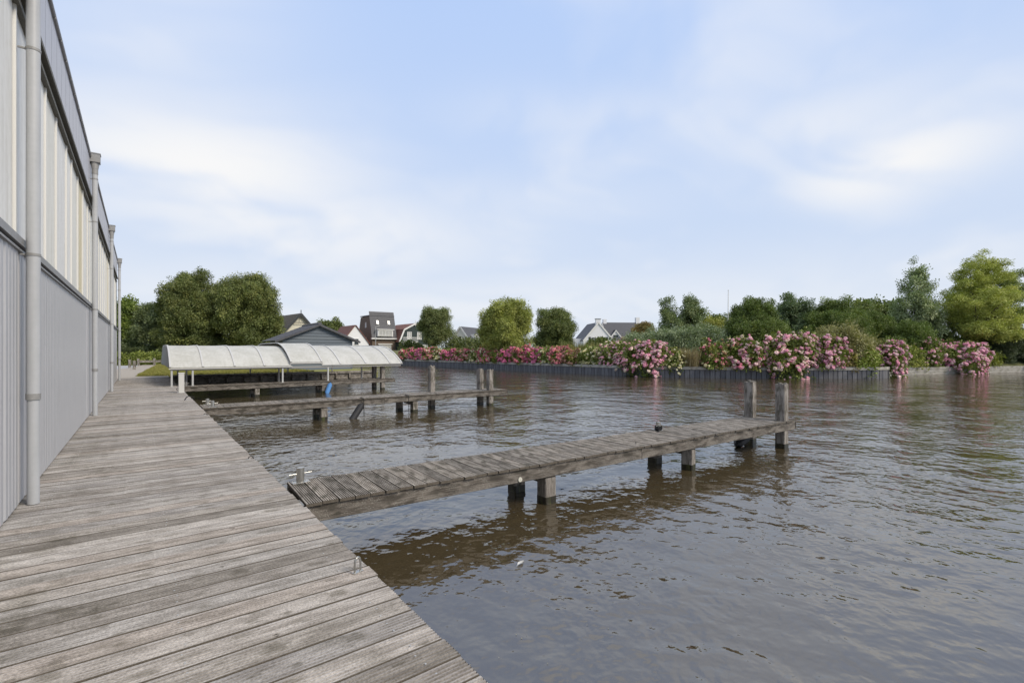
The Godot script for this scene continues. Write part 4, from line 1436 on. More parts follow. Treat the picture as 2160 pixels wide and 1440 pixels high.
func planting() -> void:
	var G := "hydrangea bushes along the water"
	var green := Vector3(0.10, 0.135, 0.024)
	var olive := Vector3(0.19, 0.18, 0.04)
	var pink := [Vector3(0.70, 0.33, 0.40), Vector3(0.76, 0.43, 0.48), Vector3(0.66, 0.26, 0.35), Vector3(0.72, 0.48, 0.45), Vector3(0.64, 0.52, 0.40)]
	var hot := [Vector3(0.72, 0.33, 0.43), Vector3(0.77, 0.44, 0.50), Vector3(0.68, 0.26, 0.37), Vector3(0.73, 0.50, 0.49)]
	var red := [Vector3(0.50, 0.10, 0.145), Vector3(0.58, 0.16, 0.22), Vector3(0.44, 0.10, 0.115), Vector3(0.60, 0.26, 0.27), Vector3(0.50, 0.24, 0.17)]
	var mag := [Vector3(0.58, 0.13, 0.25), Vector3(0.63, 0.20, 0.32), Vector3(0.54, 0.12, 0.20)]
	var cream := [Vector3(0.58, 0.52, 0.28), Vector3(0.66, 0.62, 0.42), Vector3(0.50, 0.45, 0.20)]
	var brown := [Vector3(0.32, 0.14, 0.10), Vector3(0.28, 0.16, 0.08), Vector3(0.38, 0.2, 0.15)]
	var row := [
		[-61.8, "r", "reddish hydrangea at the far end of the bank beside the canopy", 2.0, 1.5], [-59.0, "m", "deep pink hydrangea second from the far end of the bank", 2.1, 1.55],
		[-56.0, "r", "rounded crimson hydrangea third from the far end of the bank", 2.2, 1.6], [-53.4, "c", "narrow cream hydrangea between crimson ones on the far bank", 1.1, 1.35],
		[-51.2, "m", "rose red hydrangea just right of the narrow cream one", 1.9, 1.5], [-48.4, "r", "wide crimson hydrangea in the middle of the far red row", 2.0, 1.5],
		[-45.9, "c", "cream and green hydrangea below the left side of the tall willow", 1.2, 1.5], [-43.9, "r", "crimson hydrangea below the tall willow", 1.6, 1.75],
		[-41.9, "g", "mostly green hydrangea with few blooms below the tall willow", 1.1, 1.5], [-40.2, "m", "bright magenta hydrangea right of the mostly green one", 1.5, 1.7],
		[-38.2, "r", "red hydrangea speckled with cream blooms below the dark round tree", 1.5, 1.7], [-36.4, "m", "magenta hydrangea in front of the dark round tree", 1.4, 1.6],
		[-34.6, "c", "cream hydrangea closing the magenta row", 1.1, 1.55], [-33.0, "r", "faded red hydrangea right of the magenta row", 1.4, 1.6],
		[-31.2, "b", "brownish faded hydrangea before the tall grasses", 1.3, 1.5], [-29.5, "c", "straw coloured hydrangea left of the first pink bush", 1.2, 1.5]]
	for r in row:
		var x: float = 29.9 + (r[0] + 40.0) * 0.062 + 1.15
		var hc: Array = {"r": red, "m": mag, "c": cream, "g": red, "b": brown}[r[1]]
		if r[1] == "r": hc = red + [cream[1]] if rng.randf() < 0.5 else red
		var few: bool = r[1] == "g" or r[1] == "b" or r[1] == "c"
		bush("hydrangea_bush", r[2], "bush", G, Vector3(x, 0.85, r[0]), Vector3(1.25, r[4] * 0.86, r[3] * 1.15), L.hyd, 280, green if r[1] != "b" else olive, olive, 130 if r[1] == "g" else (380 if few else 1500), hc, 0.105, 0.0)
	var big := [
		[31.9, -27.2, 1.1, 1.95, 1.5, pink + [cream[1]], 260, 0.115, "pale pink hydrangea with white lower blooms before the white houses"],
		[31.5, -24.0, 1.35, 2.0, 1.8, pink, 520, 0.125, "large pink hydrangea spilling over the bank wall to the water"],
		[32.6, -22.0, 0.9, 1.25, 0.9, cream, 170, 0.10, "low cream hydrangea right of the pink bush spilling to the water"],
		[34.6, -19.8, 1.2, 1.9, 1.1, brown + [red[1], cream[0]], 150, 0.11, "faded red and cream hydrangea among dry grass"],
		[36.0, -18.2, 1.25, 2.15, 1.3, pink + [red[1]], 330, 0.12, "pink hydrangea left of the largest pink one"],
		[38.3, -16.2, 1.9, 2.55, 1.7, pink, 620, 0.13, "largest pink hydrangea mounded over the bank wall"],
		[40.4, -14.6, 1.5, 2.3, 1.4, hot, 430, 0.13, "rose pink hydrangea right beside the largest one"],
		[45.8, -12.2, 1.35, 2.05, 1.3, hot, 330, 0.125, "bright pink hydrangea hanging over the rounded corner of the bank"],
		[55.6, -11.9, 1.5, 2.3, 1.2, hot + [brown[0]], 190, 0.12, "dim pink hydrangea in the shade below the yellow green tree"],
		[59.0, -9.9, 2.6, 2.0, 1.6, hot, 720, 0.14, "wide bright pink hydrangea at the right over the low timber edge"]]
	for r in big:
		bush("hydrangea_bush", r[8], "bush", G, Vector3(r[0], 0.8, r[1]), Vector3(r[2] * 1.05, r[3] * 0.95, r[4] * 1.08), L.hyd, int(150 * r[2] * r[3]), green, olive, int(r[6] * 1.35), r[5], r[7], 0.22 if r[8].contains("over") or r[8].contains("spilling") else 0.0)
	# other plants of the bank
	bush("shrub", "tall sage and olive shrub between the pink hydrangeas on the corner", "shrub", "", Vector3(43.6, 1.0, -14.2), Vector3(2.4, 2.7, 2.0), L.willow, 900, Vector3(0.17, 0.165, 0.06), Vector3(0.30, 0.27, 0.13), 0, [], 0.1, 0.1)
	bush("shrub", "low bright green shrub on the rounded bank corner", "shrub", "", Vector3(43.3, 0.85, -12.7), Vector3(1.7, 1.25, 0.9), L.hyd, 330, Vector3(0.14, 0.18, 0.03), Vector3(0.24, 0.24, 0.05), 14, [cream[1], pink[1]], 0.1, 0.2)
	var fill := [[32.3, -25.7, 0.9, 1.0, "fresh green plant between the two left pink hydrangeas"], [32.0, -28.7, 0.9, 1.1, "fresh green plant left of the first pale pink hydrangea"], [33.4, -22.6, 0.8, 0.7, "low green plant at the foot of the cream hydrangea"],
		[37.0, -17.5, 0.9, 1.3, "yellow green plant left below the largest pink hydrangea"], [39.6, -15.6, 0.8, 1.2, "yellow green plant right below the largest pink hydrangea"], [41.8, -13.6, 1.0, 1.1, "bronze green plant right of the rose pink hydrangea"],
		[47.6, -13.4, 1.1, 1.5, "leafy green plant just right of the rounded bank corner"], [53.6, -12.4, 1.3, 1.5, "leafy green plant before the low spreading conifer"], [62.6, -8.9, 1.1, 1.2, "dark leafy plant right of the wide pink hydrangea"]]
	for r in fill:
		bush("leafy_plant", r[4], "plant", "leafy plants between the hydrangeas", Vector3(r[0], 0.75, r[1]), Vector3(r[2], r[3], r[2]), L.hyd, 150, Vector3(0.15, 0.18, 0.03) if not r[4].contains("bronze") else Vector3(0.17, 0.13, 0.05), Vector3(0.25, 0.24, 0.05), 10, [cream[0], pink[1]], 0.09, 0.1)
	grass_clump("dry straw grass between the two groups of pink hydrangeas", Vector3(33.5, 0.9, -21.2), 2.0, 2.2, 1.35, 60, Vector3(0.30, 0.235, 0.125), Vector3(0.20, 0.17, 0.07))
	grass_clump("pale straw tuft before the olive shrub on the corner", Vector3(42.4, 0.9, -13.0), 0.8, 0.8, 1.3, 16, Vector3(0.42, 0.36, 0.22), Vector3(0.3, 0.27, 0.12))
	grass_clump("brown dry grass between the faded and the pink hydrangea", Vector3(35.6, 0.9, -19.6), 1.6, 1.4, 1.2, 34, Vector3(0.27, 0.2, 0.11), Vector3(0.19, 0.15, 0.07))
	var reeds := [[34.0, -31.5, 5.0, 5.0, 1.3, "yellow green reeds before the shuttered white house"], [36.5, -28.6, 3.5, 3.0, 1.5, "taller reeds right of the shuttered white house"], [33.5, -37.0, 3.0, 7.0, 1.1, "low meadow grass before the dark round tree"], [32.4, -50.0, 3.0, 13.0, 0.9, "low yellowish grass behind the far red hydrangeas"]]
	for r in reeds:
		grass_clump(r[5], Vector3(r[0], 1.3 if r[4] < 1.2 else 1.5, r[1]), r[2], r[3], r[4], 150, Vector3(0.17, 0.175, 0.05), Vector3(0.26, 0.22, 0.09), "reed_clump")
	# silvery willow shrubs
	var wl := [[37.6, -29.2, 1.5, 1.9, "leftmost silvery willow shrub behind the hydrangeas"], [39.4, -28.0, 1.8, 2.4, "second silvery willow shrub from the left behind the hydrangeas"], [41.2, -26.5, 1.9, 2.6, "third silvery willow shrub from the left behind the hydrangeas"], [43.0, -25.0, 1.8, 2.7, "silvery willow shrub beside the dark conifer mound"]]
	for r in wl:
		bush("willow_shrub", r[4], "shrub", "silvery willow shrubs behind the hydrangeas", Vector3(r[0], 1.7, r[1]), Vector3(r[2], r[3] * 0.92, r[2]), L.willow, 620, Vector3(0.15, 0.185, 0.095), Vector3(0.25, 0.29, 0.19), 0, [], 0.1, 0.05)

func trees() -> void:
	var g1 := Vector3(0.062, 0.078, 0.024)
	var g1b := Vector3(0.14, 0.135, 0.035)
	tree("broadleaf_tree", "big dense dark green tree left of the pair behind the lawn", "tree", "", Vector3(5.9, 0.6, -69.0), [[Vector3(-0.2, 6.2, 0), Vector3(4.1, 4.0, 4.0), 110, 1.05], [Vector3(-1.2, 3.7, 0.8), Vector3(3.4, 2.7, 3.2), 50, 1.0], [Vector3(0.2, 1.4, -1.5), Vector3(3.6, 1.2, 1.5), 20, 0.9]], L.fine, 8600, g1, g1b, 0.42, 2.6)
	tree("broadleaf_tree", "big dense dark green tree right of the pair beside the hut", "tree", "", Vector3(9.9, 0.6, -66.0), [[Vector3(0.1, 6.7, 0), Vector3(3.3, 3.8, 3.8), 80, 1.1], [Vector3(0.8, 4.4, 0.6), Vector3(3.3, 2.7, 3.2), 46, 1.05], [Vector3(-0.6, 1.5, -1.6), Vector3(4.0, 1.2, 1.2), 18, 0.9]], L.fine, 6800, g1, g1b, 0.4, 2.6)
	tree("broadleaf_tree", "bright green tree rising just right of the last downpipe", "tree", "", Vector3(-1.3, 0.6, -73.0), [[Vector3(0, 4.4, 0), Vector3(1.9, 2.8, 2.0), 34, 0.8]], L.broad, 1500, Vector3(0.075, 0.105, 0.022), Vector3(0.17, 0.18, 0.04), 0.22, 2.0)
	tree("broadleaf_tree", "grey green bushy tree between the bright green tree and the big pair", "tree", "", Vector3(1.0, 0.6, -71.0), [[Vector3(0, 3.7, 0), Vector3(1.8, 3.1, 1.8), 34, 0.75], [Vector3(-0.8, 1.2, 0), Vector3(3.2, 1.2, 1.6), 20, 0.8]], L.fine, 2300, Vector3(0.062, 0.08, 0.035), Vector3(0.12, 0.13, 0.05), 0.2, 1.6)
	tree("broadleaf_tree", "rounded green tree on a bare trunk beside the dark green house", "tree", "", Vector3(41.2, 0.8, -75.6), [[Vector3(0, 5.9, 0), Vector3(2.9, 3.0, 2.8), 50, 0.85], [Vector3(0.3, 3.6, 0), Vector3(2.9, 1.6, 2.6), 26, 0.8]], L.fine, 2700, Vector3(0.075, 0.092, 0.033), Vector3(0.14, 0.14, 0.05), 0.22, 3.2)
	var plumes := [[Vector3(0, 2.2, 0), Vector3(3.3, 2.2, 3.0), 36, 0.75]]
	for k in 15:
		var an := k * 2.4
		var rr := 0.75 * sqrt(float(k))
		var ht: float = [5.7, 5.2, 4.7, 5.6, 4.9, 4.4, 4.9, 3.9, 4.5, 5.0, 3.7, 4.3, 3.6, 4.2, 3.4][k]
		plumes.append([Vector3(cos(an) * rr, ht - 0.4, sin(an) * rr * 0.8), Vector3(0.62, 1.75, 0.62), 8, 0.42])
	tree("willow_tree", "tall feathery yellow green willow rising from the flower bank", "tree", "", Vector3(32.5, 1.3, -43.1), plumes, L.willow, 3900, Vector3(0.135, 0.15, 0.036), Vector3(0.24, 0.235, 0.06), 0.2, 1.2)
	tree("broadleaf_tree", "dark round tree right of the tall willow", "tree", "", Vector3(46.8, 1.8, -50.6), [[Vector3(0, 3.4, 0), Vector3(2.9, 2.9, 2.8), 50, 0.8], [Vector3(-0.3, 1.1, 0), Vector3(3.2, 1.2, 2.6), 24, 0.75]], L.fine, 2600, Vector3(0.056, 0.072, 0.022), Vector3(0.12, 0.125, 0.03), 0.2, 1.4)
	tree("birch_tree", "slim loose dark tree left of a pair behind the silvery shrubs", "tree", "", Vector3(50.3, 2.0, -34.5), [[Vector3(0.2, 3.0, 0), Vector3(1.4, 1.8, 1.3), 18, 0.6], [Vector3(0, 5.0, 0), Vector3(0.75, 1.5, 0.7), 10, 0.4]], L.fine, 400, Vector3(0.085, 0.11, 0.045), Vector3(0.12, 0.13, 0.05), 0.1, 2.2)
	tree("birch_tree", "broader loose dark tree right of a pair behind the silvery shrubs", "tree", "", Vector3(52.3, 2.0, -33.0), [[Vector3(0, 3.4, 0), Vector3(1.8, 2.0, 1.6), 24, 0.62], [Vector3(0.3, 5.2, 0), Vector3(0.9, 1.5, 0.8), 11, 0.42]], L.fine, 560, Vector3(0.085, 0.11, 0.045), Vector3(0.12, 0.13, 0.05), 0.11, 2.2)
	tree("small_tree", "low olive and rust coloured tree beside the twin dormer house", "tree", "", Vector3(61.8, 2.0, -47.0), [[Vector3(0, 2.7, 0), Vector3(1.7, 1.4, 1.5), 20, 0.6]], L.fine, 560, Vector3(0.11, 0.095, 0.03), Vector3(0.20, 0.10, 0.04), 0.1, 1.6)
	tree("small_tree", "yellow green rounded shrub tree behind the silvery shrubs", "tree", "", Vector3(56.2, 2.0, -32.4), [[Vector3(0, 2.4, 0), Vector3(1.8, 1.6, 1.6), 20, 0.6]], L.fine, 600, Vector3(0.17, 0.175, 0.04), Vector3(0.26, 0.25, 0.06), 0.1, 1.4)
	# conifers
	var cg := Vector3(0.058, 0.081, 0.018)
	var cy := Vector3(0.11, 0.128, 0.027)
	tree("conifer", "tall dark green rounded conifer right of the flagpole", "conifer", "rounded conifers on the bank", Vector3(46.2, 1.8, -22.4), [[Vector3(0, 1.5, 0), Vector3(3.2, 2.0, 2.8), 56, 0.8], [Vector3(0.3, 3.2, 0), Vector3(2.1, 1.9, 1.9), 34, 0.65]], L.dense, 4200, cg, cy, 0.2, 1.2)
	tree("conifer", "looser blue green conifer between the two dark conifer mounds", "conifer", "rounded conifers on the bank", Vector3(51.6, 1.9, -21.2), [[Vector3(0, 2.4, 0), Vector3(3.0, 2.6, 2.4), 44, 0.75], [Vector3(-0.8, 4.6, 0), Vector3(0.7, 1.1, 0.7), 8, 0.4]], L.fine, 2000, Vector3(0.062, 0.085, 0.04), Vector3(0.11, 0.14, 0.06), 0.16, 1.6)
	tree("conifer", "broad dark green conifer mound behind the olive shrub", "conifer", "rounded conifers on the bank", Vector3(52.4, 1.9, -17.6), [[Vector3(0, 1.8, 0), Vector3(4.0, 2.1, 2.8), 70, 0.8], [Vector3(0.3, 3.3, 0), Vector3(2.2, 1.6, 1.8), 30, 0.6]], L.dense, 4800, cg, cy, 0.2, 1.2)
	tree("conifer", "smaller pointed dark conifer right of the broad mound", "conifer", "rounded conifers on the bank", Vector3(56.2, 1.9, -15.6), [[Vector3(0, 1.7, 0), Vector3(2.0, 2.1, 1.8), 30, 0.65]], L.dense, 1700, cg, cy, 0.14, 1.0)
	tree("conifer", "low spreading dark conifer left of the airy tree", "conifer", "rounded conifers on the bank", Vector3(56.6, 1.5, -13.2), [[Vector3(0, 1.3, 0), Vector3(3.4, 1.7, 2.0), 44, 0.7]], L.dense, 2400, Vector3(0.058, 0.082, 0.018), cy, 0.14, 0.8)
	# right hand trees
	tree("airy_tree", "tall airy grey green tree left of the yellow green one", "tree", "", Vector3(60.2, 1.7, -13.4), [[Vector3(0, 3.4, 0), Vector3(2.9, 3.0, 2.2), 50, 0.5], [Vector3(0.1, 6.0, 0), Vector3(2.1, 2.4, 1.6), 26, 0.36], [Vector3(0.4, 8.0, 0), Vector3(0.9, 1.5, 0.7), 8, 0.28], [Vector3(1.9, 6.4, 0), Vector3(0.5, 2.0, 0.5), 7, 0.24]], L.fine, 900, Vector3(0.105, 0.13, 0.06), Vector3(0.17, 0.19, 0.1), 0.14, 2.4)
	tree("wide_tree", "tall yellow green tree with layered sprays at the right", "tree", "", Vector3(64.0, 1.6, -9.8), [[Vector3(0.3, 4.2, 0), Vector3(4.9, 3.0, 3.4), 90, 0.62], [Vector3(1.6, 6.8, 0), Vector3(3.8, 3.0, 2.6), 56, 0.5], [Vector3(2.6, 9.0, 0), Vector3(1.6, 1.5, 1.2), 10, 0.36], [Vector3(-0.2, 8.3, 0.4), Vector3(1.3, 1.4, 1.2), 9, 0.34], [Vector3(4.6, 8.2, 0.4), Vector3(1.3, 1.6, 1.2), 9, 0.34], [Vector3(-0.6, 2.2, 1.2), Vector3(4.2, 1.0, 2.4), 34, 0.7]], L.spray, 3800, Vector3(0.16, 0.178, 0.038), Vector3(0.29, 0.28, 0.07), 0.24, 2.0, 0.62, 0.78, Vector3(1.6, 0.5, 0))
	tree("wide_tree", "darker green tree behind the yellow green one at the right border", "tree", "", Vector3(74.0, 2.0, -10.0), [[Vector3(0, 4.6, 0), Vector3(4.2, 4.6, 3.6), 56, 0.95]], L.spray, 2200, Vector3(0.10, 0.125, 0.03), Vector3(0.2, 0.21, 0.05), 0.24, 2.0, 0.6, 1.0)
	tree("yew", "black green yew mass at the right border behind the pink hydrangea", "shrub", "", Vector3(67.2, 0.9, -8.4), [[Vector3(0, 1.6, 0), Vector3(4.2, 1.9, 1.9), 40, 0.8]], L.dense, 2300, Vector3(0.028, 0.038, 0.016), Vector3(0.045, 0.06, 0.02), 0.16, 0.9)
	tree("yew", "second black green yew mass hanging low over the right bank edge", "shrub", "", Vector3(69.5, 0.8, -6.6), [[Vector3(0, 1.2, 0), Vector3(3.6, 1.5, 1.2), 30, 0.7]], L.dense, 1500, Vector3(0.028, 0.038, 0.016), Vector3(0.045, 0.06, 0.02), 0.14, 0.8)
	tree("distant_tree", "small grey green tree far behind the low conifer", "tree", "", Vector3(112, 2.0, -32), [[Vector3(0, 5.5, 0), Vector3(5.0, 4.0, 4.0), 24, 1.6]], L.broad, 500, Vector3(0.07, 0.09, 0.03), Vector3(0.12, 0.13, 0.04), 0.3, 2.5, 1.0, 2.0)
	tree("distant_tree", "small grey green tree far behind the flagpole", "tree", "", Vector3(120, 2.0, -66), [[Vector3(0, 5.0, 0), Vector3(7.0, 4.2, 5.0), 26, 1.8]], L.broad, 500, Vector3(0.07, 0.09, 0.03), Vector3(0.12, 0.13, 0.04), 0.3, 2.5, 1.0, 2.0)
	tree("distant_tree", "small round tree top showing above the hut ridge", "tree", "", Vector3(34.0, 0.8, -112.0), [[Vector3(0, 6.0, 0), Vector3(2.4, 2.4, 2.4), 18, 1.0]], L.broad, 360, Vector3(0.07, 0.09, 0.03), Vector3(0.13, 0.13, 0.04), 0.2, 3.5, 1.0, 1.4)
	# garden shrubs
	var sh := [
		[46.0, -76.0, 3.0, 2.8, "broad green garden shrub right of the round tree trunk"], [50.5, -74.0, 2.6, 2.2, "lower garden shrub before the ivory house"], [38.5, -80.0, 2.0, 2.0, "garden shrub below the dark green house"],
		[55.0, -72.0, 3.0, 2.0, "grey green garden shrub below the ivory house"], [43.0, -60.0, 2.4, 1.4, "low red tinged shrub on the meadow before the ivory house"], [49.0, -44.0, 2.2, 1.6, "dark shrub at the foot of the dark round tree"],
		[70.5, -56.0, 2.5, 2.2, "green shrub before the shuttered white house"], [74.0, -52.0, 2.5, 2.0, "green shrub below the twin dormer house"], [61.5, -11.9, 1.6, 2.2, "dark green shrub at the foot of the airy tree"], [58.0, -38.0, 2.4, 2.0, "olive shrub left of the slim loose trees"]]
	for r in sh:
		bush("garden_shrub", r[4], "shrub", "garden shrubs around the houses", Vector3(r[0], 1.4 if r[0] < 48 else 1.95, r[1]), Vector3(r[2], r[3], r[2]), L.broad, 170, Vector3(0.08, 0.105, 0.03) if not r[4].contains("red") else Vector3(0.24, 0.09, 0.06), Vector3(0.16, 0.17, 0.05), 0, [], 0.1, 0.0, 1.2)
	# hedges and bushes at the left end
	for r in [[-2.0, -66.5, 4.2, "clipped dark hedge beside the last downpipe"], [4.6, -64.5, 6.5, "clipped dark hedge below the big trees"]]:
		var t := thing("hedge", r[3], "hedge", Vector3(r[0], 0.56, r[1]), 0.0, "clipped hedges behind the lawn")
		var xf := []
		var cl := []
		for k in int(r[2] * 110):
			var p := Vector3(rng.randf_range(-r[2], r[2]) * 0.5, rng.randf_range(0.05, 1.5), rng.randf_range(-0.45, 0.45))
			if rng.randf() < 0.5: p.z = 0.45
			elif rng.randf() < 0.5: p.y = 1.5
			xf.append(Transform3D(rand_basis(0.6), p))
			cl.append(vary(Vector3(0.05, 0.07, 0.02), Vector3(0.10, 0.12, 0.03), 1.0))
		multi(t, "foliage", L.fine, M.leaf, xf, cl)
		var sb := MB.new()
		for k in 6: sb.cyl(Vector3(-r[2] * 0.4 + k * r[2] * 0.16, -0.03, 0), Vector3(-r[2] * 0.4 + k * r[2] * 0.16, 1.2, 0), 0.04, 0.02, 6, false)
		part(t, "stems", sb, M.bark)
	for r in [[-1.9, -62.6, 1.0, "bright green low bush at the foot of the last downpipe"], [-0.2, -62.2, 1.2, "bright green low bush behind the grey posts"], [1.2, -61.8, 1.1, "bright green low bush behind the rail fence"], [5.0, -61.5, 1.0, "low green bush at the edge of the lawn"]]:
		bush("low_bush", r[3], "bush", "low bushes behind the lawn", Vector3(r[0], 0.56, r[1]), Vector3(r[2], 1.15, 0.9), L.hyd, 160, Vector3(0.12, 0.15, 0.028), Vector3(0.22, 0.23, 0.05), 0, [], 0.1, 0.0)
	bush("hydrangea_bush", "small pale pink hydrangea behind the rail fence at the left", "bush", "", Vector3(2.6, 0.56, -61.0), Vector3(0.65, 0.95, 0.6), L.hyd, 60, Vector3(0.09, 0.12, 0.03), Vector3(0.15, 0.15, 0.04), 70, [Vector3(0.5, 0.36, 0.38), Vector3(0.45, 0.33, 0.3)], 0.1, 0.0)

func small_things() -> void:
	bollard("steel bollard with cross bar at the root of the nearest jetty", Vector3(1.44, DECK, -5.83), 0.1)
	bollard("bollard wrapped in black rope halfway along the nearest jetty", Vector3(7.65, DECK, -5.48), 0.3, true)
	bollard("front one of two bollards at the root of the second jetty", Vector3(1.50, DECK, -14.92), 0.2)
	bollard("rear one of two bollards at the root of the second jetty", Vector3(1.45, DECK, -15.62), 0.1)
	bollard("bollard at the root of the jetty under the canopy", Vector3(1.5, DECK, -24.35), 0.2)
	# mooring eye on the boardwalk edge
	var t := thing("mooring_ring", "upright steel mooring eye on the near boardwalk edge", "mooring ring", Vector3(1.165, DECK, -3.235), 0.35)
	var b := MB.new()
	var pts := [Vector3(-0.024, 0.004, 0)]
	for k in 13:
		var a := PI - PI * k / 12.0
		pts.append(Vector3(cos(a) * 0.024, 0.06 + sin(a) * 0.042, 0))
	pts.append(Vector3(0.024, 0.004, 0))
	b.tube(pts, 0.0072, 10)
	part(t, "eye", b, M.stainless)
	var p := MB.new()
	p.bar(Vector3(0, 0.0035, 0), Vector3(0.075, 0.006, 0.03), 0.0015)
	part(t, "base_plate", p, M.stainless)
	for r in [[1.19, -7.5, "small bent iron hook on the boardwalk edge beyond the nearest jetty"], [1.17, -13.2, "small black iron hook on the boardwalk edge just before the second jetty"]]:
		t = thing("iron_hook", r[2], "hook", Vector3(r[0], DECK, r[1]), 0.4)
		b = MB.new()
		b.tube([Vector3(-0.02, 0.003, 0), Vector3(-0.01, 0.03, 0), Vector3(0.02, 0.038, 0.005), Vector3(0.05, 0.012, 0.01), Vector3(0.06, -0.03, 0.01)], 0.006, 7)
		part(t, "hook", b, M.black_rope)
		p = MB.new()
		p.bar(Vector3(-0.01, 0.0025, 0), Vector3(0.06, 0.005, 0.03), 0.001)
		part(t, "plate", p, M.galvanised)
	t = thing("rope_loop", "black hoop of rope on the boardwalk edge before the white pedestal", "rope", Vector3(1.15, DECK, -17.45), 0.5)
	b = MB.new()
	pts = []
	for k in 13:
		var a := PI * k / 12.0
		pts.append(Vector3(cos(a) * 0.13, 0.012 + sin(a) * 0.1, 0.02 * sin(a * 3)))
	b.tube(pts, 0.014, 8)
	part(t, "hoop", b, M.black_rope)
	# white pedestal
	t = thing("power_pedestal", "white square post standing on the boardwalk edge before the canopy", "post", Vector3(1.13, DECK, -20.6))
	b = MB.new()
	b.bar(Vector3(0, 0.34, 0), Vector3(0.68, 0.17, 0.12), 0.01, Vector2.ZERO, Basis(Vector3.BACK, PI / 2))
	part(t, "body", b, M.white_plastic)
	b = MB.new()
	b.bar(Vector3(0, 0.69, 0), Vector3(0.19, 0.03, 0.14), 0.006)
	part(t, "lid", b, M.white_plastic)
	b = MB.new()
	b.bar(Vector3(0, 0.006, 0), Vector3(0.24, 0.012, 0.17), 0.003)
	part(t, "foot", b, M.galvanised)
	b = MB.new()
	for y in [0.15, 0.3]:
		b.tube([Vector3(-0.085, y, 0.02), Vector3(-0.13, y + 0.02, 0.02), Vector3(-0.14, y - 0.04, 0.02), Vector3(-0.1, y - 0.06, 0.02)], 0.01, 7)
	part(t, "cleats", b, M.black_rope)
	# fenders
	t = thing("fender", "bright blue fender hanging askew below the canopy jetty", "fender", Vector3(7.2, 0.05, -23.95))
	fender(t, Vector3(-0.06, 0.0, 0), Vector3(0.07, 0.36, 0), 0.105, M.blue_plastic, Vector3(0.09, 0.56, -0.12))
	t = thing("fender", "black fender slanting into the water under the second jetty", "fender", Vector3(5.2, -0.02, -14.58))
	fender(t, Vector3(-0.12, 0.0, 0.02), Vector3(0.16, 0.38, -0.02), 0.10, M.black_rubber, Vector3(0.2, 0.5, -0.08))
	t = thing("fender", "grey black fender lying at the water beside the outer piles of the nearest jetty", "fender", Vector3(10.35, 0.06, -5.28))
	fender(t, Vector3(-0.16, 0.02, 0), Vector3(0.16, 0.1, 0), 0.10, M.black_rubber, Vector3(0.25, 0.5, 0.0))
	for r in [[66.2, -6.15, "left one of two white fenders lying on the right bank edge"], [69.0, -5.1, "right one of two white fenders lying on the right bank edge"]]:
		t = thing("fender", r[2], "fender", Vector3(r[0], 0.72, r[1]), -0.35)
		fender(t, Vector3(-0.5, 0, 0), Vector3(0.5, 0, 0), 0.13, M.white_plastic, Vector3(0.7, -0.05, 0))
	t = thing("reflector_disc", "round pale disc screwed to the front beam of the nearest jetty", "disc", Vector3(3.87, 0.42, -4.868), -0.045)
	b = MB.new()
	b.cyl(Vector3.ZERO, Vector3(0, 0, 0.008), 0.032, 0.030, 24)
	part(t, "plate", b, M.white_disc)
	b = MB.new()
	b.cyl(Vector3(0, 0, 0.008), Vector3(0, 0, 0.011), 0.006, 0.005, 8)
	part(t, "screw", b, M.galvanised)
	for r in [[6.15, -5.62, "thin wire loop on the rear edge of the nearest jetty"], [6.25, -4.9, "thin wire loop on the front edge of the nearest jetty"]]:
		t = thing("wire_loop", r[2], "wire", Vector3(r[0], DECK, r[1]), 0.6)
		b = MB.new()
		b.tube([Vector3(-0.06, 0.003, 0), Vector3(-0.05, 0.03, 0.01), Vector3(0.0, 0.05, 0.0), Vector3(0.03, 0.02, -0.01), Vector3(0.1, 0.004, 0.0)], 0.003, 6)
		part(t, "loop", b, M.black_rope)
		b = MB.new()
		b.box(Vector3(-0.06, 0.002, 0), Vector3(0.015, 0.004, 0.015))
		part(t, "staple", b, M.galvanised)
	t = thing("floating_feather", "small white feather floating on the dark water", "feather", Vector3(2.93, 0.008, -3.68), 0.3)
	b = MB.new()
	for k in 14:
		var x := -0.05 + k * 0.0075
		var wv := 0.022 * sin(PI * (k + 1) / 15.0)
		for sg in [-1.0, 1.0]:
			b.quad(Vector3(x, 0.004, 0), Vector3(x + 0.006, 0.004, 0), Vector3(x + 0.012, 0.012, sg * wv), Vector3(x + 0.006, 0.012, sg * wv))
	part(t, "vane", b, M.white_plastic)
	b = MB.new()
	b.tube([Vector3(-0.07, 0.002, 0), Vector3(0.0, 0.006, 0), Vector3(0.06, 0.006, 0)], 0.0015, 5)
	part(t, "shaft", b, M.white_plastic)
	t = Node3D.new()
	t.name = numbered("floating_debris")
	add_child(t)
	t.set_meta("kind", "stuff")
	var sx := []
	var sc := []
	for k in 90:
		var sp := Vector3(rng.randf_range(1.7, 5.5), 0.004, rng.randf_range(-2.4, -4.8))
		sx.append(Transform3D(Basis(Vector3.UP, rng.randf() * TAU).scaled(Vector3(1, 0.25, 1) * rng.randf_range(0.05, 0.13)), sp))
		sc.append(vary(Vector3(0.30, 0.26, 0.16), Vector3(0.42, 0.4, 0.32), 1.0))
	multi(t, "specks", leaf_cluster(1, 0.001, 0.14, 0.07, 0.0, 77), M.blade, sx, sc)
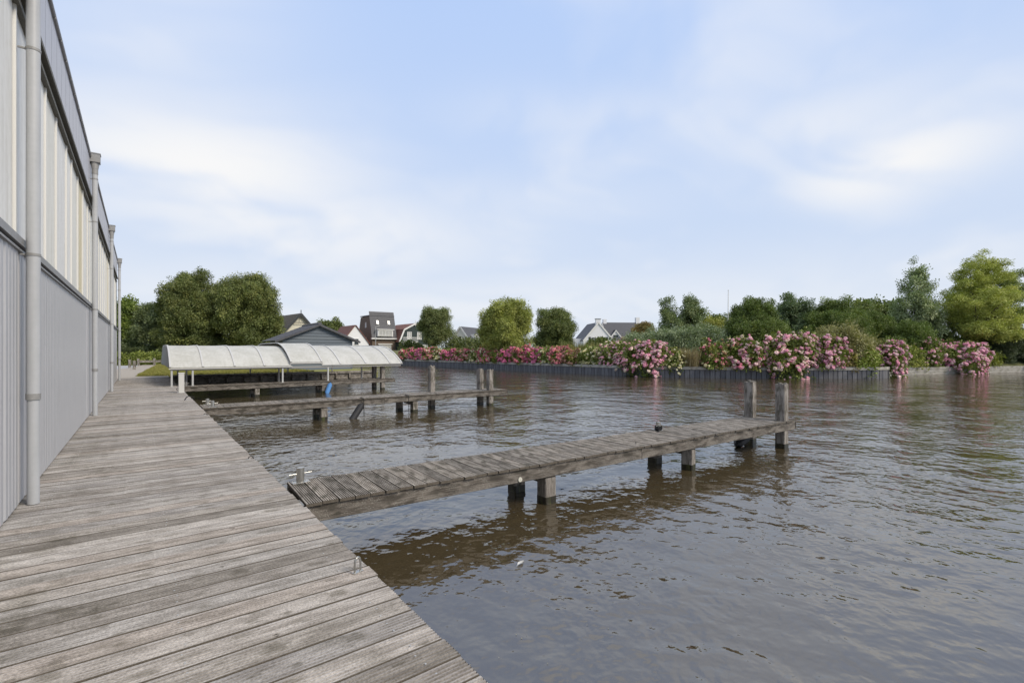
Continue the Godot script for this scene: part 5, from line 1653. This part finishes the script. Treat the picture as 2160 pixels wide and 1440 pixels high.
	# chains hanging from the jetties
	for r in [[6.95, -14.62, 0.62, "dark mooring line hanging down the front of the second jetty"], [5.45, -14.62, 0.55, "thin dark line hanging beside the black fender"]]:
		t = thing("hanging_line", r[3], "rope", Vector3(r[0], DECK, r[1]))
		b = MB.new()
		b.tube([Vector3(0, 0.012, -0.2), Vector3(0, 0.012, 0.0), Vector3(0, -0.05, 0.02), Vector3(0.01, -r[2], 0.02)], 0.011, 7)
		part(t, "line", b, M.black_rope)
		b = MB.new()
		b.tube([Vector3(-0.03, 0.012, -0.22), Vector3(0.0, 0.02, -0.2), Vector3(0.03, 0.012, -0.22)], 0.012, 7)
		part(t, "knot", b, M.black_rope)
	# flagpole
	t = thing("flagpole", "slim white flagpole behind the tall dark conifer", "flagpole", Vector3(54.2, 1.9, -29.3))
	b = MB.new()
	b.cyl(Vector3(0, -0.05, 0), Vector3(0.1, 7.1, 0), 0.07, 0.035, 10)
	part(t, "pole", b, M.white_paint)
	b = MB.new()
	b.cyl(Vector3(0.1, 7.1, 0), Vector3(0.1, 7.2, 0), 0.06, 0.02, 10)
	part(t, "cap", b, M.white_paint)
	# street lamp before the brown house
	t = thing("street_lamp", "slim grey street lamp before the brown mansard house", "street lamp", Vector3(31.4, 0.8, -78.6))
	b = MB.new()
	b.cyl(Vector3(0, -0.05, 0), Vector3(0, 5.2, 0), 0.06, 0.04, 10)
	part(t, "pole", b, M.galvanised)
	b = MB.new()
	b.cyl(Vector3(0, 5.2, 0), Vector3(0.3, 5.32, 0), 0.025, 0.02, 8)
	b.box(Vector3(0.45, 5.33, 0), Vector3(0.4, 0.08, 0.16))
	part(t, "lamp_head", b, M.galvanised)
	# posts and rail fence at the left
	for r in [[-0.75, -52.0, "nearest of the grey timber posts beside the lawn path"], [-0.4, -47.0, "short timber post in front of the gravel"]]:
		t = thing("timber_post", r[2], "post", Vector3(r[0], DECK - 0.01, r[1]))
		b = MB.new()
		b.bar(Vector3(0, 0.33, 0), Vector3(0.68, 0.2, 0.2), 0.02, Vector2(rng.randf(), 0.1), Basis(Vector3.BACK, PI / 2))
		part(t, "shaft", b, M.pile)
		b = MB.new()
		b.bar(Vector3(0, 0.68, 0), Vector3(0.19, 0.03, 0.19), 0.012)
		part(t, "head", b, M.pile)
	t = thing("rail_fence", "low weathered timber rail fence behind the lawn at the left", "fence", Vector3(0.0, DECK - 0.02, -58.5))
	for k in 4:
		b = MB.new()
		b.bar(Vector3(0, 0.34, 0), Vector3(0.72, 0.2, 0.2), 0.02, Vector2(rng.randf(), 0.3), Basis(Vector3.BACK, PI / 2))
		part(t, "post", b, M.pile, at(Vector3(-0.2 + k * 1.25, 0, -0.5 * k)))
	for k in 3:
		b = MB.new()
		b.bar(Vector3.ZERO, Vector3(1.3, 0.2, 0.08), 0.01, Vector2(rng.randf(), 0.6))
		part(t, "rail", b, M.pile, at(Vector3(-0.2 + (k + 0.5) * 1.25, 0.42, -0.5 * (k + 0.5)), 0.38))

func fender(t: Node3D, a: Vector3, c: Vector3, r: float, m: Material, tie: Vector3) -> void:
	var b := MB.new()
	var d := (c - a).normalized()
	b.cyl(a - d * r * 0.7, a - d * r * 0.4, r * 0.35, r * 0.8, 16)
	b.cyl(a - d * r * 0.4, a, r * 0.8, r, 16, false)
	b.cyl(a, c, r, r, 16, false)
	b.cyl(c, c + d * r * 0.4, r, r * 0.8, 16, false)
	b.cyl(c + d * r * 0.4, c + d * r * 0.7, r * 0.8, r * 0.35, 16)
	part(t, "body", b, m)
	var e := MB.new()
	e.cyl(c + d * r * 0.7, c + d * r * 1.0, r * 0.28, r * 0.22, 12)
	part(t, "eye", e, m)
	var l := MB.new()
	l.tube([c + d * r * 0.95, (c + d * r + tie) * 0.5 + Vector3(0.02, 0, 0), tie], 0.008, 6)
	part(t, "line", l, M.black_rope)

# ------------------------------------------------------------------
func _ready() -> void:
	rng.seed = 20240
	PXN = FastNoiseLite.new()
	PXN.seed = 3
	PXN.frequency = 0.02
	PXN.fractal_octaves = 2
	# camera: level, 17 mm lens with a small vertical shift
	var cam := Camera3D.new()
	cam.name = "camera"
	cam.projection = Camera3D.PROJECTION_FRUSTUM
	cam.near = 0.1
	cam.far = 2500.0
	cam.size = 2.0 * 0.1 * 720.0 / 1020.0
	cam.frustum_offset = Vector2(0, 0.1 * 18.0 / 1020.0)
	add_child(cam)
	cam.position = Vector3(0, 2.085, 0)
	cam.rotation.y = -deg_to_rad(37.53)
	cam.current = true
	# sky
	var pano := PanoramaSkyMaterial.new()
	pano.panorama = ImageTexture.create_from_image(sky_image())
	var sky := Sky.new()
	sky.sky_material = pano
	var env := Environment.new()
	env.background_mode = Environment.BG_SKY
	env.sky = sky
	env.tonemap_mode = Environment.TONE_MAPPER_LINEAR
	env.tonemap_exposure = 2.0
	env.sdfgi_enabled = true
	env.ssao_enabled = true
	env.ssil_enabled = true
	var we := WorldEnvironment.new()
	we.name = "world_environment"
	we.environment = env
	add_child(we)
	# veiled sun, high behind the camera on the right
	var sun := DirectionalLight3D.new()
	sun.name = "sun"
	sun.light_energy = 0.5
	sun.light_angular_distance = 22.0
	sun.light_color = Color(1.0, 0.955, 0.885)
	sun.shadow_enabled = true
	add_child(sun)
	sun.look_at_from_position(Vector3(10, 20, 15), Vector3(0, 0, -6), Vector3.UP)
	materials()
	leaves()
	setting()
	boardwalk()
	hall()
	retaining_wall()
	jetty("nearest timber jetty with ribbed planks and two tall outer piles", Vector3(1.27, 0, -4.97), -0.045, 9.93, 0.96, [[3.14, -0.14, 0.36, 0.04], [3.12, -0.82, 0.36, 0.0], [6.33, -0.14, 0.36, 0.3], [6.28, -0.82, 0.36, 0.1], [9.58, -0.13, 1.36, 0.05], [9.58, -0.82, 1.37, 0.1]])
	jetty("second timber jetty with a tall pile on its rear side", Vector3(1.27, 0, -14.72), 0.0, 9.83, 1.0, [[3.05, -0.14, 0.36, 0.0], [3.05, -0.86, 0.36, 0.0], [6.0, -0.14, 0.36, 0.1], [5.8, -0.86, 0.36, 0.0], [9.1, -0.14, 1.34, 0.05], [9.05, -0.72, 1.35, 0.1], [7.05, -0.88, 1.5, 0.1]])
	jetty("third timber jetty carrying the front posts of the white canopy", Vector3(1.27, 0, -23.75), 0.065, 9.55, 1.0, [[2.85, -0.14, 0.36, 0.0], [2.85, -0.86, 0.36, 0.0], [5.8, -0.14, 0.36, 0.1], [5.8, -0.86, 0.36, 0.0], [8.9, -0.14, 1.2, 0.05], [8.75, -0.8, 1.2, 0.1]])
	canopy()
	hut()
	houses()
	trees()
	planting()
	small_things()
